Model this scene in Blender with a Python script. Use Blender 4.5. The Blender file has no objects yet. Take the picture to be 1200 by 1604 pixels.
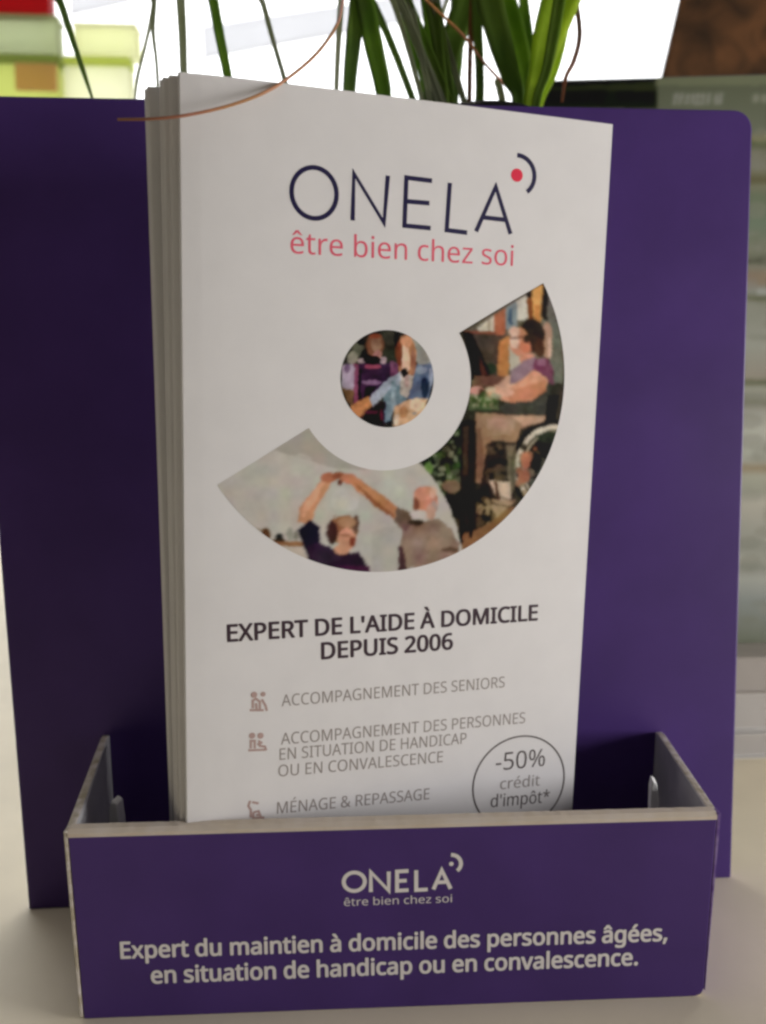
import bpy, bmesh, math, random
import numpy as np
from mathutils import Vector, Matrix, noise

random.seed(7)
scene = bpy.context.scene
COL = scene.collection
MM = 0.001

# ------------------------------------------------------------------ camera, world, lights
CAM_YAW, CAM_PITCH, CAM_ROLL = 0.0629, 0.0851, -0.0086
CAM_POS = Vector((-7.352, -221.855, 134.679)) * MM
F_PX, CX, CY = 1207.4, 600.0, 802.0          # focal length in pixels of the 1200 x 1604 photograph

def cam_axes():
    cy, sy = math.cos(CAM_YAW), math.sin(CAM_YAW)
    cp, sp = math.cos(CAM_PITCH), math.sin(CAM_PITCH)
    f = Vector((sy*cp, cy*cp, -sp)); r = Vector((cy, -sy, 0)); u = r.cross(f)
    cr, sr = math.cos(CAM_ROLL), math.sin(CAM_ROLL)
    return r*cr + u*sr, u*cr - r*sr, f
R_, U_, F_ = cam_axes()
cam = bpy.data.cameras.new('camera')
cam.sensor_fit = 'VERTICAL'; cam.sensor_height = 24.0; cam.sensor_width = 18.0
cam.lens = F_PX / 1604 * 24.0
cam.clip_start = 0.01; cam.clip_end = 100
cam.dof.use_dof = True; cam.dof.focus_distance = 0.182; cam.dof.aperture_fstop = 8.5
co = bpy.data.objects.new('camera', cam); COL.objects.link(co)
M = Matrix((R_, U_, -F_)).transposed().to_4x4(); M.translation = CAM_POS
co.matrix_world = M
scene.camera = co

w = bpy.data.worlds.new('World'); scene.world = w; w.use_nodes = True
bg = w.node_tree.nodes['Background']
bg.inputs[0].default_value = (1.0, 0.96, 0.96, 1); bg.inputs[1].default_value = 0.042
scene.view_settings.view_transform = 'Standard'; scene.view_settings.look = 'None'
scene.view_settings.exposure = 0; scene.view_settings.gamma = 1
scene.cycles.pixel_filter_type = 'GAUSSIAN'; scene.cycles.filter_width = 3.0

def area(name, pos, target, size, power, color):
    l = bpy.data.lights.new(name, 'AREA'); l.shape = 'RECTANGLE'; l.size, l.size_y = size
    l.energy = power; l.color = color
    o = bpy.data.objects.new(name, l); COL.objects.link(o); o.location = pos
    o.rotation_euler = (Vector(target) - Vector(pos)).to_track_quat('-Z', 'Y').to_euler()
    return o
# the daylight of a window to the right of the stand, and an added fill from above
area('window_light', (0.86, -0.27, 0.135), (0, -0.03, 0.10), (0.38, 0.26), 8.3, (1.0, 0.975, 0.975))

area('overhead_fill', (-0.15, 0.12, 1.7), (-0.1, 0.05, 0), (0.9, 0.9), 5.2, (1.0, 0.93, 0.84))  # fill lamp added to lift the shaded tabletop and tray rim

def ray(px, py):
    return F_*F_PX + R_*(px-CX) - U_*(py-CY)
def hit(px, py, P, n):
    d = ray(px, py); t = (P-CAM_POS).dot(n)/d.dot(n)
    return CAM_POS + d*t
def at(px, py, y):                            # point of the plane y = const behind a spot of the photograph
    return hit(px, py, Vector((0, y, 0)), Vector((0, 1, 0)))
def topx(P):
    d = P-CAM_POS; z = d.dot(F_)
    return CX+F_PX*d.dot(R_)/z, CY-F_PX*d.dot(U_)/z

# ------------------------------------------------------------------ helpers
def lin(c):
    return tuple((x/255/12.92 if x/255 <= .04045 else ((x/255+.055)/1.055)**2.4) for x in c)

def link(name, me, mats, parent=None):
    o = bpy.data.objects.new(name, me)
    for m in (mats if isinstance(mats, (list, tuple)) else [mats]): me.materials.append(m)
    COL.objects.link(o)
    if parent: o.parent = parent
    return o
def empty(name, loc=(0, 0, 0)):
    o = bpy.data.objects.new(name, None); o.empty_display_size = 0.01
    o.location = loc; COL.objects.link(o); return o
def tag(o, label, cat, group=None, kind=None):
    o['label'] = label; o['category'] = cat
    if group: o['group'] = group
    if kind: o['kind'] = kind
    return o
def mesh_from(verts, faces, mi=None, smooth=False):
    me = bpy.data.meshes.new('m'); me.from_pydata([tuple(v) for v in verts], [], faces)
    if mi: me.polygons.foreach_set('material_index', mi)
    if smooth: me.polygons.foreach_set('use_smooth', [True]*len(me.polygons))
    me.update(); return me
def bevel(o, width, seg=2):
    b = o.modifiers.new('bevel', 'BEVEL'); b.width = width; b.segments = seg; b.limit_method = 'ANGLE'; b.angle_limit = 0.6
    return o

def plate(poly, back, mats3=True):
    """polygon (3-D, counter-clockwise seen from its face) pushed back by vector `back`; slots: 0 face, 1 back, 2 edges"""
    n = len(poly); V = [Vector(p) for p in poly] + [Vector(p)+back for p in poly]
    faces = [tuple(range(n)), tuple(range(2*n-1, n-1, -1))]; mi = [0, 1]
    for i in range(n):
        j = (i+1) % n; faces.append((j, i, i+n, j+n)); mi.append(2)
    return mesh_from(V, faces, mi if mats3 else None)

def box(c, s, rz=0):
    x, y, z = s[0]/2, s[1]/2, s[2]/2; Rz = Matrix.Rotation(rz, 3, 'Z')
    V = [Vector(c)+Rz @ Vector((a*x, b*y, d*z)) for a in (-1, 1) for b in (-1, 1) for d in (-1, 1)]
    return mesh_from(V, [(0, 1, 3, 2), (4, 6, 7, 5), (0, 4, 5, 1), (2, 3, 7, 6), (0, 2, 6, 4), (1, 5, 7, 3)])

def catmull(P, n):
    out = []; Q = [P[0]*2-P[1]] + P + [P[-1]*2-P[-2]]
    for i in range(1, len(Q)-2):
        a, b, c, d = Q[i-1:i+3]
        for k in range(n):
            t = k/n
            out.append(0.5*((2*b)+(c-a)*t+(2*a-5*b+4*c-d)*t*t+(3*b-a-3*c+d)*t**3))
    out.append(P[-1]); return out

def tube(P, radii, seg=8):
    V = []; Fc = []
    for i, p in enumerate(P):
        t = (P[min(i+1, len(P)-1)]-P[max(i-1, 0)]).normalized()
        a = t.cross(Vector((0, 1, .05))).normalized(); b = t.cross(a)
        for k in range(seg):
            an = 2*math.pi*k/seg; V.append(p+(a*math.cos(an)+b*math.sin(an))*radii[i])
    for i in range(len(P)-1):
        for k in range(seg):
            Fc.append((i*seg+k, i*seg+(k+1) % seg, (i+1)*seg+(k+1) % seg, (i+1)*seg+k))
    Fc.append(tuple(range(seg-1, -1, -1))); Fc.append(tuple((len(P)-1)*seg+k for k in range(seg)))
    return mesh_from(V, Fc, smooth=True)

# ------------------------------------------------------------------ materials
def mat(name, color, rough=.5, spec=.5, noise_amt=0, noise_scale=200, bump=0, bump_scale=800, color2=None, coat=0, translucent=0, coord='Object'):
    m = bpy.data.materials.new(name); m.use_nodes = True; nt = m.node_tree; N = nt.nodes; L = nt.links
    b = N['Principled BSDF']; b.inputs['Base Color'].default_value = (*color, 1)
    b.inputs['Roughness'].default_value = rough; b.inputs['Specular IOR Level'].default_value = spec
    b.inputs['Coat Weight'].default_value = coat; b.inputs['Coat Roughness'].default_value = .25
    tc = N.new('ShaderNodeTexCoord')
    if noise_amt or color2:
        nz = N.new('ShaderNodeTexNoise'); nz.inputs['Scale'].default_value = noise_scale; nz.inputs['Detail'].default_value = 5
        L.new(tc.outputs[coord], nz.inputs['Vector'])
        mx = N.new('ShaderNodeMix'); mx.data_type = 'RGBA'
        mx.inputs[6].default_value = (*color, 1)
        c2 = color2 if color2 else tuple(c*(1-noise_amt) for c in color)
        mx.inputs[7].default_value = (*c2, 1)
        rp = N.new('ShaderNodeMapRange'); rp.inputs[1].default_value = .35; rp.inputs[2].default_value = .65
        L.new(nz.outputs[0], rp.inputs[0]); L.new(rp.outputs[0], mx.inputs[0])
        L.new(mx.outputs[2], b.inputs['Base Color'])
    if bump:
        n2 = N.new('ShaderNodeTexNoise'); n2.inputs['Scale'].default_value = bump_scale; n2.inputs['Detail'].default_value = 3
        L.new(tc.outputs[coord], n2.inputs['Vector'])
        bp = N.new('ShaderNodeBump'); bp.inputs['Strength'].default_value = bump; bp.inputs['Distance'].default_value = 0.0002
        L.new(n2.outputs[0], bp.inputs['Height']); L.new(bp.outputs[0], b.inputs['Normal'])
    if translucent:
        tr = N.new('ShaderNodeBsdfTranslucent'); ms = N.new('ShaderNodeMixShader'); ms.inputs[0].default_value = translucent
        tr.inputs[0].default_value = (*color, 1)
        if b.inputs['Base Color'].links: L.new(b.inputs['Base Color'].links[0].from_socket, tr.inputs[0])
        L.new(b.outputs[0], ms.inputs[1]); L.new(tr.outputs[0], ms.inputs[2])
        L.new(ms.outputs[0], N['Material Output'].inputs[0])
    return m

PURPLE = (0.080, 0.039, 0.195)
m_purple = mat('purple_print', PURPLE, rough=.40, spec=.22, noise_amt=.16, noise_scale=34, bump=.10, bump_scale=1500)
_nt = m_purple.node_tree                      # faint rubbed patches in the gloss
_z = _nt.nodes.new('ShaderNodeTexNoise'); _z.inputs['Scale'].default_value = 18; _z.inputs['Detail'].default_value = 8; _z.inputs['Roughness'].default_value = .7
_nt.links.new(_nt.nodes['Texture Coordinate'].outputs['Object'], _z.inputs['Vector'])
_r = _nt.nodes.new('ShaderNodeMapRange'); _r.inputs[3].default_value = .28; _r.inputs[4].default_value = .6
_nt.links.new(_z.outputs[0], _r.inputs[0]); _nt.links.new(_r.outputs[0], _nt.nodes['Principled BSDF'].inputs['Roughness'])
m_worn = mat('worn_purple_edge', (.24, .17, .36), rough=.7, spec=.2, color2=(.12, .06, .24), noise_scale=300)
m_kraft = mat('raw_board_edge', (.67, .58, .47), rough=.9, spec=.1, color2=(.72, .64, .56), noise_scale=160, bump=.15, bump_scale=2500)
m_edge = mat('pale_board_edge', (.78, .72, .68), rough=.9, spec=.1, color2=(.50, .44, .32), noise_scale=400, bump=.4, bump_scale=2500)
m_grey = mat('grey_board_lining', (.56, .55, .56), rough=.9, spec=.1, color2=(.48, .48, .49), noise_scale=120, bump=.3, bump_scale=1800)
m_tab = mat('white_board', (.80, .80, .78), rough=.8, spec=.2, noise_amt=.08)
m_paper = mat('white_paper', (.80, .785, .785), rough=.55, spec=.3, noise_amt=.035, noise_scale=90, bump=.05, bump_scale=900)
m_paper2 = mat('inner_paper', (.76, .74, .72), rough=.7, spec=.2, noise_amt=.05, noise_scale=90)
m_navy = mat('navy_ink', lin((20, 8, 66)), rough=.5)
m_red = mat('red_ink', lin((232, 40, 74)), rough=.5)
m_pink = mat('coral_ink', lin((234, 96, 120)), rough=.5)
m_black = mat('black_ink', lin((58, 38, 52)), rough=.5)
m_greyink = mat('grey_ink', lin((152, 143, 140)), rough=.5)
m_darkgrey = mat('dark_grey_ink', lin((92, 84, 84)), rough=.5)
m_rose = mat('rose_ink', lin((184, 156, 150)), rough=.5)
m_white = mat('white_ink', (.86, .82, .80), rough=.6)
m_table = mat('cream_laminate', (.88, .79, .60), rough=.5, spec=.3, noise_amt=.07, noise_scale=30, bump=.12, bump_scale=500)

def print_mat(name):
    m = bpy.data.materials.new(name); m.use_nodes = True; N = m.node_tree.nodes
    a = N.new('ShaderNodeVertexColor'); a.layer_name = 'print'
    m.node_tree.links.new(a.outputs[0], N['Principled BSDF'].inputs['Base Color'])
    N['Principled BSDF'].inputs['Roughness'].default_value = .6; N['Principled BSDF'].inputs['Specular IOR Level'].default_value = .12
    return m
m_print = print_mat('colour_print')
GLYPHS = {
 '%': (666, ['156 581 193 575 223 560 246 534 263 498 273 454 277 402 273 349 264 305 247 269 224 243 194 227 156 221 121 227 92 243 69 269 53 305 43 349 39 402 42 454 52 498 67 534 90 560 119 575', '156 531 138 527 123 516 112 498 104 473 99 441 98 402 99 362 104 330 112 305 123 286 138 276 156 272 175 275 191 286 203 304 211 330 216 362 218 402 216 441 211 473 203 498 191 516 175 527', '523 573 205 0 144 0 461 573', '507 351 543 346 573 330 596 304 613 269 624 225 627 172 624 120 614 76 598 40 575 13 544 -3 507 -8 472 -3 443 13 420 40 403 76 393 120 390 172 393 225 402 269 418 304 440 330 470 346', '507 301 488 297 473 286 462 269 455 244 450 212 448 172 450 133 455 100 462 75 473 57 488 46 507 43 526 46 541 57 553 75 562 100 567 132 569 172 567 212 562 244 553 269 541 286 526 297']),
 '&': (587, ['244 581 271 580 296 575 318 567 337 555 353 541 366 524 375 505 381 483 383 458 379 426 368 397 350 372 326 349 299 328 268 308 423 159 457 216 479 286 550 286 518 191 504 163 487 137 468 114 585 0 490 0 420 67 366 28 303 2 223 -8 188 -6 156 0 127 10 102 24 81 42 65 63 52 89 45 117 43 149 44 175 49 199 57 220 69 239 83 256 100 273 166 318 133 358 107 403 96 456 98 481 104 504 114 524 127 541 144 555 165 567 188 575 215 580', '209 273 159 239 128 201 121 186 118 170 116 152 120 124 129 101 146 81 168 66 194 57 225 55 258 56 287 62 314 71 375 111', '241 524 220 522 202 516 186 506 175 493 168 476 165 457 167 438 172 421 180 404 225 350 253 368 276 385 292 401 304 419 310 437 313 458 311 476 304 492 294 505 279 515 262 522']),
 "'": (180, ['128 573 112 366 68 366 52 573']),
 '*': (442, ['258 609 242 455 396 499 407 425 260 413 355 286 286 249 218 389 156 249 85 286 179 413 33 425 44 499 196 455 180 609']),
 ',': (215, ['154 84 136 23 111 -42 85 -103 33 -103 49 -38 63 31 73 93 148 93']),
 '-': (258, ['32 184 32 246 226 246 226 184']),
 '.': (215, ['58 43 59 61 64 75 72 85 82 92 94 96 107 97 120 96 132 92 142 85 151 75 156 61 157 43 156 26 151 12 142 2 132 -6 120 -10 107 -11 94 -10 82 -6 72 2 64 12 59 26']),
 '0': (459, ['419 287 409 163 401 128 390 97 376 70 359 47 339 27 316 12 290 1 261 -6 229 -8 188 -4 153 8 122 27 97 54 76 88 60 129 48 176 42 229 39 287 41 346 48 399 58 446 73 486 93 520 119 547 149 566 186 578 229 581 269 578 304 566 335 547 361 520 382 486 399 446 410 399 417 346', '110 287 111 238 115 194 121 156 131 125 143 98 159 78 178 64 202 55 229 52 256 55 279 64 298 78 314 98 326 124 336 156 343 194 347 238 348 287 347 336 343 380 336 417 326 449 314 475 298 495 279 510 256 518 229 521 202 518 178 510 159 495 143 475 131 449 121 417 115 380 111 336']),
 '2': (459, ['417 0 38 0 38 59 188 210 261 287 306 353 315 376 320 399 322 424 318 453 309 477 294 496 273 510 249 518 221 520 194 519 169 514 147 506 83 466 45 513 94 548 153 572 221 581 255 579 285 572 313 562 336 548 356 531 372 510 384 485 391 458 394 428 392 399 386 371 375 344 361 318 344 292 324 267 247 185 128 67 128 64 417 64']),
 '5': (459, ['221 351 258 349 292 342 322 331 349 316 371 297 389 274 402 247 410 217 413 183 410 145 402 111 387 81 368 54 343 32 314 15 280 2 242 -5 199 -8 116 0 51 23 51 90 121 62 200 52 227 54 252 58 274 65 293 76 310 89 323 106 333 126 339 149 341 176 337 210 325 239 306 262 279 279 243 289 197 292 146 288 99 280 64 302 86 573 373 573 373 508 146 508 132 342 169 348']),
 '6': (459, ['44 245 51 342 75 433 87 461 103 486 121 510 143 530 168 548 196 562 228 572 265 578 306 581 344 579 377 573 377 513 344 520 308 523 273 521 242 515 216 504 193 491 173 474 158 454 145 431 134 407 127 380 115 291 119 291 150 326 194 350 255 358 287 356 316 349 342 338 365 322 384 303 400 279 412 251 419 220 421 184 419 147 411 112 399 82 382 55 361 33 336 15 307 2 275 -5 239 -8 212 -6 187 -1 163 7 140 19 119 35 101 54 84 76 70 103 59 133 51 166 46 204', '238 51 270 55 297 66 320 84 337 109 348 143 351 184 348 218 339 247 324 271 302 289 274 300 241 303 217 301 195 296 175 287 157 276 143 263 131 248 122 232 117 215 115 198 123 146 146 99 185 64 201 57 219 53']),
 'A': (512, ['437 0 368 177 141 177 73 0 0 0 224 575 289 575 512 0', '282 415 274 438 263 473 255 500 247 468 238 438 230 415 165 241 346 241']),
 'C': (507, ['323 517 294 516 266 510 241 502 217 490 196 474 178 456 162 434 149 410 139 383 131 353 127 321 125 286 128 241 135 200 147 164 164 132 186 105 213 83 244 68 281 58 322 55 394 62 460 78 460 15 393 -2 312 -8 257 -4 208 8 166 28 130 56 101 90 78 131 62 178 52 230 49 287 51 329 57 369 67 406 81 440 99 471 120 499 145 523 174 543 206 559 242 571 281 578 324 581 409 572 482 547 453 486 394 508']),
 'D': (585, ['536 292 533 231 521 177 501 131 474 91 439 58 399 33 351 15 297 4 237 0 78 0 78 573 254 573 309 569 359 558 404 540 443 516 476 484 502 446 521 401 533 350', '460 289 457 337 449 379 435 415 416 444 391 469 361 487 327 500 287 508 244 511 150 511 150 62 228 62 299 68 357 87 402 119 434 164 454 220']),
 'E': (446, ['398 0 78 0 78 573 398 573 398 509 150 509 150 330 383 330 383 268 150 268 150 63 398 63']),
 'G': (584, ['326 302 524 302 524 22 431 -1 323 -8 267 -4 217 8 173 28 136 55 105 89 81 130 63 176 52 229 49 286 53 343 65 395 84 442 111 482 145 517 186 544 233 564 286 577 346 581 437 572 516 547 489 484 421 508 342 517 298 514 259 505 225 489 195 468 170 441 150 409 136 373 127 332 124 286 127 243 134 202 146 166 164 133 187 106 216 84 251 68 292 58 340 55 404 59 452 68 452 238 326 238']),
 'H': (594, ['516 0 443 0 443 267 150 267 150 0 78 0 78 573 150 573 150 330 443 330 443 573 516 573']),
 'I': (272, ['239 0 32 0 32 42 99 57 99 515 32 531 32 573 239 573 239 531 172 515 172 57 239 42']),
 'L': (420, ['78 0 78 573 150 573 150 64 400 64 400 0']),
 'M': (727, ['330 0 142 502 139 502 142 461 144 407 144 347 144 0 78 0 78 573 184 573 361 103 364 103 544 573 650 573 650 0 578 0 578 352 579 408 581 460 584 501 581 501 390 0']),
 'N': (609, ['532 0 447 0 141 476 138 476 141 432 143 378 144 320 144 0 78 0 78 573 161 573 467 99 470 99 468 137 466 193 464 249 464 573 532 573']),
 'O': (626, ['577 287 576 244 570 204 561 166 547 132 531 101 510 73 486 49 459 29 428 13 393 1 355 -6 314 -8 271 -6 232 1 196 13 165 29 138 49 114 73 94 101 78 132 65 167 56 204 51 245 49 288 52 344 62 396 78 442 100 482 130 517 166 545 208 565 258 577 314 581 369 577 417 565 459 545 495 517 524 483 547 442 564 396 574 344', '125 287 127 241 134 200 145 163 161 131 182 104 207 83 238 67 273 58 314 55 354 58 390 67 420 83 445 104 465 131 481 163 492 200 499 241 501 287 496 354 481 411 456 457 421 491 373 511 314 518 274 515 238 506 207 490 182 469 161 443 145 411 134 374 127 333']),
 'P': (485, ['229 573 297 568 352 553 393 528 421 495 439 454 444 404 433 336 423 316 411 296 395 278 375 262 351 249 324 238 292 230 256 225 216 223 150 223 150 0 78 0 78 573', '223 511 150 511 150 285 208 285 242 286 272 290 298 296 320 306 338 318 352 334 362 352 368 375 370 401 366 435 354 462 334 484 306 499 269 508']),
 'R': (499, ['236 573 281 571 320 565 353 555 381 540 404 522 422 500 434 474 442 444 444 410 442 381 437 356 427 334 415 315 401 298 385 285 330 257 487 0 403 0 264 237 150 237 150 0 78 0 78 573', '232 510 150 510 150 298 236 298 278 301 312 310 338 325 355 347 366 374 370 407 368 430 363 450 355 467 343 480 328 491 310 500 287 505 261 509']),
 'S': (440, ['403 153 400 121 392 92 378 66 359 44 335 26 307 11 274 1 238 -6 198 -8 137 -5 83 4 41 19 41 88 113 65 201 55 228 56 252 60 273 66 290 74 305 85 316 98 324 113 329 129 330 147 329 164 325 180 318 194 308 207 295 218 277 230 196 265 131 294 85 330 57 375 48 435 51 464 58 490 71 513 89 533 110 550 136 563 165 573 197 579 231 581 318 572 389 549 366 487 302 508 229 517 207 516 187 513 169 507 155 499 142 489 133 478 126 464 122 450 121 434 122 416 126 400 133 386 143 373 156 362 172 351 246 318 332 279 353 264 371 247 385 228 395 206 401 181']),
 'T': (446, ['259 0 187 0 187 509 8 509 8 573 437 573 437 509 259 509']),
 'U': (586, ['513 202 511 164 503 128 489 95 470 65 446 40 416 20 380 4 338 -5 290 -8 225 -2 171 18 128 50 97 93 78 144 72 204 72 573 144 573 144 201 148 158 161 122 182 93 211 72 248 59 294 55 327 57 355 63 379 73 399 88 415 105 427 126 435 149 440 174 442 202 442 573 513 573']),
 'V': (481, ['481 573 277 0 204 0 0 573 75 573 204 205 220 160 231 119 241 80 250 119 262 161 277 207 405 573']),
 'X': (470, ['467 0 385 0 233 249 79 0 3 0 193 298 15 573 95 573 236 348 377 573 453 573 276 300']),
 'a': (450, ['231 437 279 433 318 422 347 403 368 375 381 338 385 293 385 0 334 0 320 61 317 61 279 22 234 -1 172 -8 148 -7 124 -2 103 6 84 16 68 30 55 48 45 68 39 92 37 119 43 159 59 192 87 219 127 238 179 251 243 257 316 259 316 285 313 317 306 342 293 359 275 371 253 378 227 380 163 370 106 347 84 400 151 426', '252 208 204 203 167 195 141 182 124 165 113 144 110 119 112 97 120 79 132 66 148 56 167 51 188 49 223 52 253 62 279 79 299 103 311 134 315 172 315 210']),
 'b': (493, ['139 461 138 410 135 373 139 373 153 390 169 405 189 419 213 429 240 435 272 437 322 431 365 412 401 381 428 338 444 283 449 215 447 168 439 127 427 91 410 61 390 36 365 17 337 3 306 -5 272 -8 240 -6 213 0 189 10 169 24 153 38 139 55 133 55 119 0 68 0 68 609 139 609', '260 379 231 377 207 371 188 361 172 348 159 330 150 308 144 282 140 252 139 217 139 214 142 165 150 125 165 93 187 69 219 55 261 51 297 55 325 69 348 93 363 126 373 166 376 216 373 265 363 306 348 338 325 360 296 374']),
 'c': (385, ['241 -8 204 -5 170 2 139 15 112 34 88 58 69 87 55 123 47 165 44 213 47 262 56 305 71 342 90 372 114 396 142 415 174 428 208 435 245 438 309 431 358 415 337 356 292 370 244 376 217 374 193 368 172 358 155 343 141 325 131 303 123 277 119 247 117 213 119 181 123 152 131 126 141 104 155 86 172 71 191 61 214 55 240 53 302 60 351 78 351 15 304 -2']),
 'd': (493, ['221 -8 171 -2 128 17 92 48 65 91 49 146 44 214 49 282 66 338 93 381 128 413 171 432 221 438 280 429 323 407 354 374 359 374 356 405 354 438 354 609 425 609 425 0 368 0 358 58 354 58 323 24 279 1', '232 51 273 55 305 67 328 88 343 117 352 154 355 200 355 213 352 263 343 304 329 336 306 360 274 375 231 379 196 374 168 359 146 334 130 300 120 260 117 213 120 165 130 125 146 93 168 69 197 55']),
 'e': (452, ['234 438 269 435 301 427 329 414 354 396 374 373 390 346 402 315 409 281 411 244 411 201 117 201 122 157 134 119 154 90 181 69 215 56 254 52 327 60 392 82 392 20 327 -1 251 -8 212 -5 176 3 143 17 114 36 90 61 70 91 56 126 47 167 44 212 47 257 55 297 68 333 86 364 108 390 134 411 164 426 198 435', '233 380 202 377 175 366 154 348 137 323 125 293 119 257 338 257 336 281 333 302 326 322 318 338 306 353 292 364 276 373 256 378']),
 'g': (493, ['221 438 248 436 273 431 297 422 319 409 338 393 355 373 359 373 369 430 425 430 425 -7 423 -46 416 -80 404 -109 388 -135 367 -155 341 -172 310 -183 274 -190 233 -192 147 -186 78 -165 78 -100 149 -125 237 -134 271 -130 300 -119 324 -101 341 -77 352 -48 355 -13 355 4 356 32 358 57 354 57 338 37 320 21 299 8 275 -1 250 -6 221 -8 170 -2 126 18 91 51 65 95 49 149 44 214 49 278 65 332 91 377 126 411 169 431', '230 379 207 376 187 370 169 359 153 344 140 326 130 303 123 277 119 247 117 213 120 165 130 124 146 92 169 68 197 54 232 50 288 58 303 65 315 74 326 85 349 131 356 197 356 214 355 251 350 282 343 309 332 331 319 348 302 362 281 371 257 377']),
 'h': (495, ['139 431 138 399 135 370 140 370 174 407 221 429 273 437 306 435 335 430 360 421 382 408 399 391 413 370 423 344 429 314 431 280 431 0 361 0 361 275 358 307 351 333 338 353 319 367 295 376 265 379 235 377 210 370 189 360 173 347 160 329 150 308 144 283 140 254 139 222 139 0 68 0 68 609 139 609']),
 'i': (207, ['139 430 139 0 68 0 68 430', '104 591 133 580 140 572 144 560 145 546 144 532 140 521 133 512 104 501 93 502 83 506 75 512 68 521 64 532 63 546 64 560 68 572 75 580 83 586 93 590']),
 'l': (207, ['139 0 68 0 68 609 139 609']),
 'm': (750, ['540 438 584 434 621 421 649 401 669 371 681 330 685 280 685 0 615 0 615 277 613 308 606 333 594 353 577 367 555 376 528 379 490 374 460 362 438 342 423 315 414 280 411 237 411 0 342 0 342 277 332 333 325 347 315 359 303 367 289 374 272 377 253 379 227 377 204 370 185 360 170 347 158 329 150 308 144 283 140 255 139 223 139 0 68 0 68 430 125 430 136 371 140 371 173 409 217 431 266 438 298 436 325 430 349 420 369 406 386 388 398 366 402 366 418 388 438 406 461 420 486 430 512 436']),
 'n': (495, ['275 438 322 434 361 421 391 401 413 371 426 330 431 280 431 0 361 0 361 275 358 307 351 333 338 353 319 367 295 376 265 379 222 374 189 361 166 338 151 308 142 269 139 223 139 0 68 0 68 430 125 430 136 371 140 371 175 409 222 431']),
 'o': (485, ['442 216 440 181 436 150 428 121 417 95 404 71 388 51 369 33 348 18 324 7 299 -1 271 -6 241 -8 214 -6 188 -1 163 7 140 18 119 33 100 51 84 71 70 95 59 121 51 150 46 181 44 216 47 261 55 301 68 336 87 367 110 392 137 412 169 426 204 435 244 438 281 435 316 426 347 412 374 392 398 367 417 336 431 301 439 261', '117 216 119 184 123 154 130 128 141 105 155 86 172 71 192 59 216 53 243 51 270 53 294 59 314 71 331 86 345 105 356 128 363 154 367 184 369 216 367 248 363 277 355 303 345 325 331 344 314 359 294 370 270 376 242 379 202 374 171 359 147 335 130 303 120 263']),
 'p': (493, ['273 438 322 432 365 413 401 383 428 339 444 284 449 216 447 170 439 129 427 93 410 62 390 37 365 17 337 3 306 -5 272 -8 213 1 170 24 139 55 134 55 137 20 139 -16 139 -192 68 -192 68 430 126 430 136 371 139 371 170 405 213 429', '260 379 233 377 210 371 190 362 174 349 161 333 152 313 145 289 141 261 139 229 139 216 140 182 144 152 150 126 159 103 172 85 188 70 208 59 233 53 261 51 286 53 308 60 326 72 341 88 354 108 364 131 371 157 375 186 376 217 373 262 363 302 348 334 325 359 296 374']),
 'r': (331, ['269 438 295 437 319 433 310 368 287 372 264 374 217 363 176 334 149 289 139 229 139 0 68 0 68 430 126 430 134 351 137 351 170 395 214 426 231 433 249 437']),
 's': (384, ['348 119 346 92 339 69 327 49 311 32 292 18 268 6 241 -2 210 -6 176 -8 99 -1 42 19 42 83 104 60 178 49 211 51 236 57 256 66 269 79 277 94 280 112 271 141 239 167 174 196 103 228 84 239 69 252 57 266 48 283 43 302 41 324 46 358 61 386 85 408 118 425 157 435 202 438 275 430 339 409 315 353 258 372 197 380 171 379 149 374 131 366 118 356 111 343 108 328 119 298 154 274 219 246 289 215 306 203 321 191 333 176 341 159 346 140']),
 't': (289, ['212 50 245 53 272 59 272 5 240 -4 200 -8 178 -7 157 -3 138 4 120 13 104 27 91 44 82 66 76 93 74 125 74 375 13 375 13 409 75 437 103 528 144 528 144 430 269 430 269 375 144 375 144 127 146 103 153 83 163 69 177 58 193 52']),
 'u': (495, ['427 430 427 0 370 0 359 57 356 57 321 20 273 -1 220 -8 187 -6 159 -1 134 8 112 21 95 38 81 59 71 85 65 114 63 148 63 430 135 430 135 153 137 122 145 96 158 76 176 62 200 53 230 51 260 53 285 59 306 69 323 82 336 100 345 121 352 146 356 175 357 206 357 430']),
 'v': (407, ['163 0 0 430 75 430 167 176 180 137 193 96 201 63 204 63 214 96 227 138 241 176 332 430 407 430 244 0']),
 'x': (424, ['170 220 22 430 102 430 213 268 322 430 402 430 253 220 410 0 330 0 213 172 94 0 14 0']),
 'z': (377, ['346 0 31 0 31 47 262 375 45 375 45 430 340 430 340 377 112 55 346 55']),
 'À': (512, ['437 0 368 177 141 177 73 0 0 0 224 575 289 575 512 0', '282 415 274 438 263 473 255 500 247 468 238 438 230 415 165 241 346 241', '235 757 257 717 285 674 312 638 312 629 265 629 234 656 201 688 171 722 151 749 151 757']),
 'É': (446, ['398 0 78 0 78 573 398 573 398 509 150 509 150 330 383 330 383 268 150 268 150 63 398 63', '363 749 342 722 312 688 279 656 249 629 202 629 202 638 228 674 256 717 278 757 363 757']),
 'à': (450, ['231 437 279 433 318 422 347 403 368 375 381 338 385 293 385 0 334 0 320 61 317 61 279 22 234 -1 172 -8 148 -7 124 -2 103 6 84 16 68 30 55 48 45 68 39 92 37 119 43 159 59 192 87 219 127 238 179 251 243 257 316 259 316 285 313 317 306 342 293 359 275 371 253 378 227 380 163 370 106 347 84 400 151 426', '252 208 204 203 167 195 141 182 124 165 113 144 110 119 112 97 120 79 132 66 148 56 167 51 188 49 223 52 253 62 279 79 299 103 311 134 315 172 315 210', '205 614 227 575 255 532 282 496 282 486 235 486 204 513 171 546 142 579 121 606 121 614']),
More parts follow.
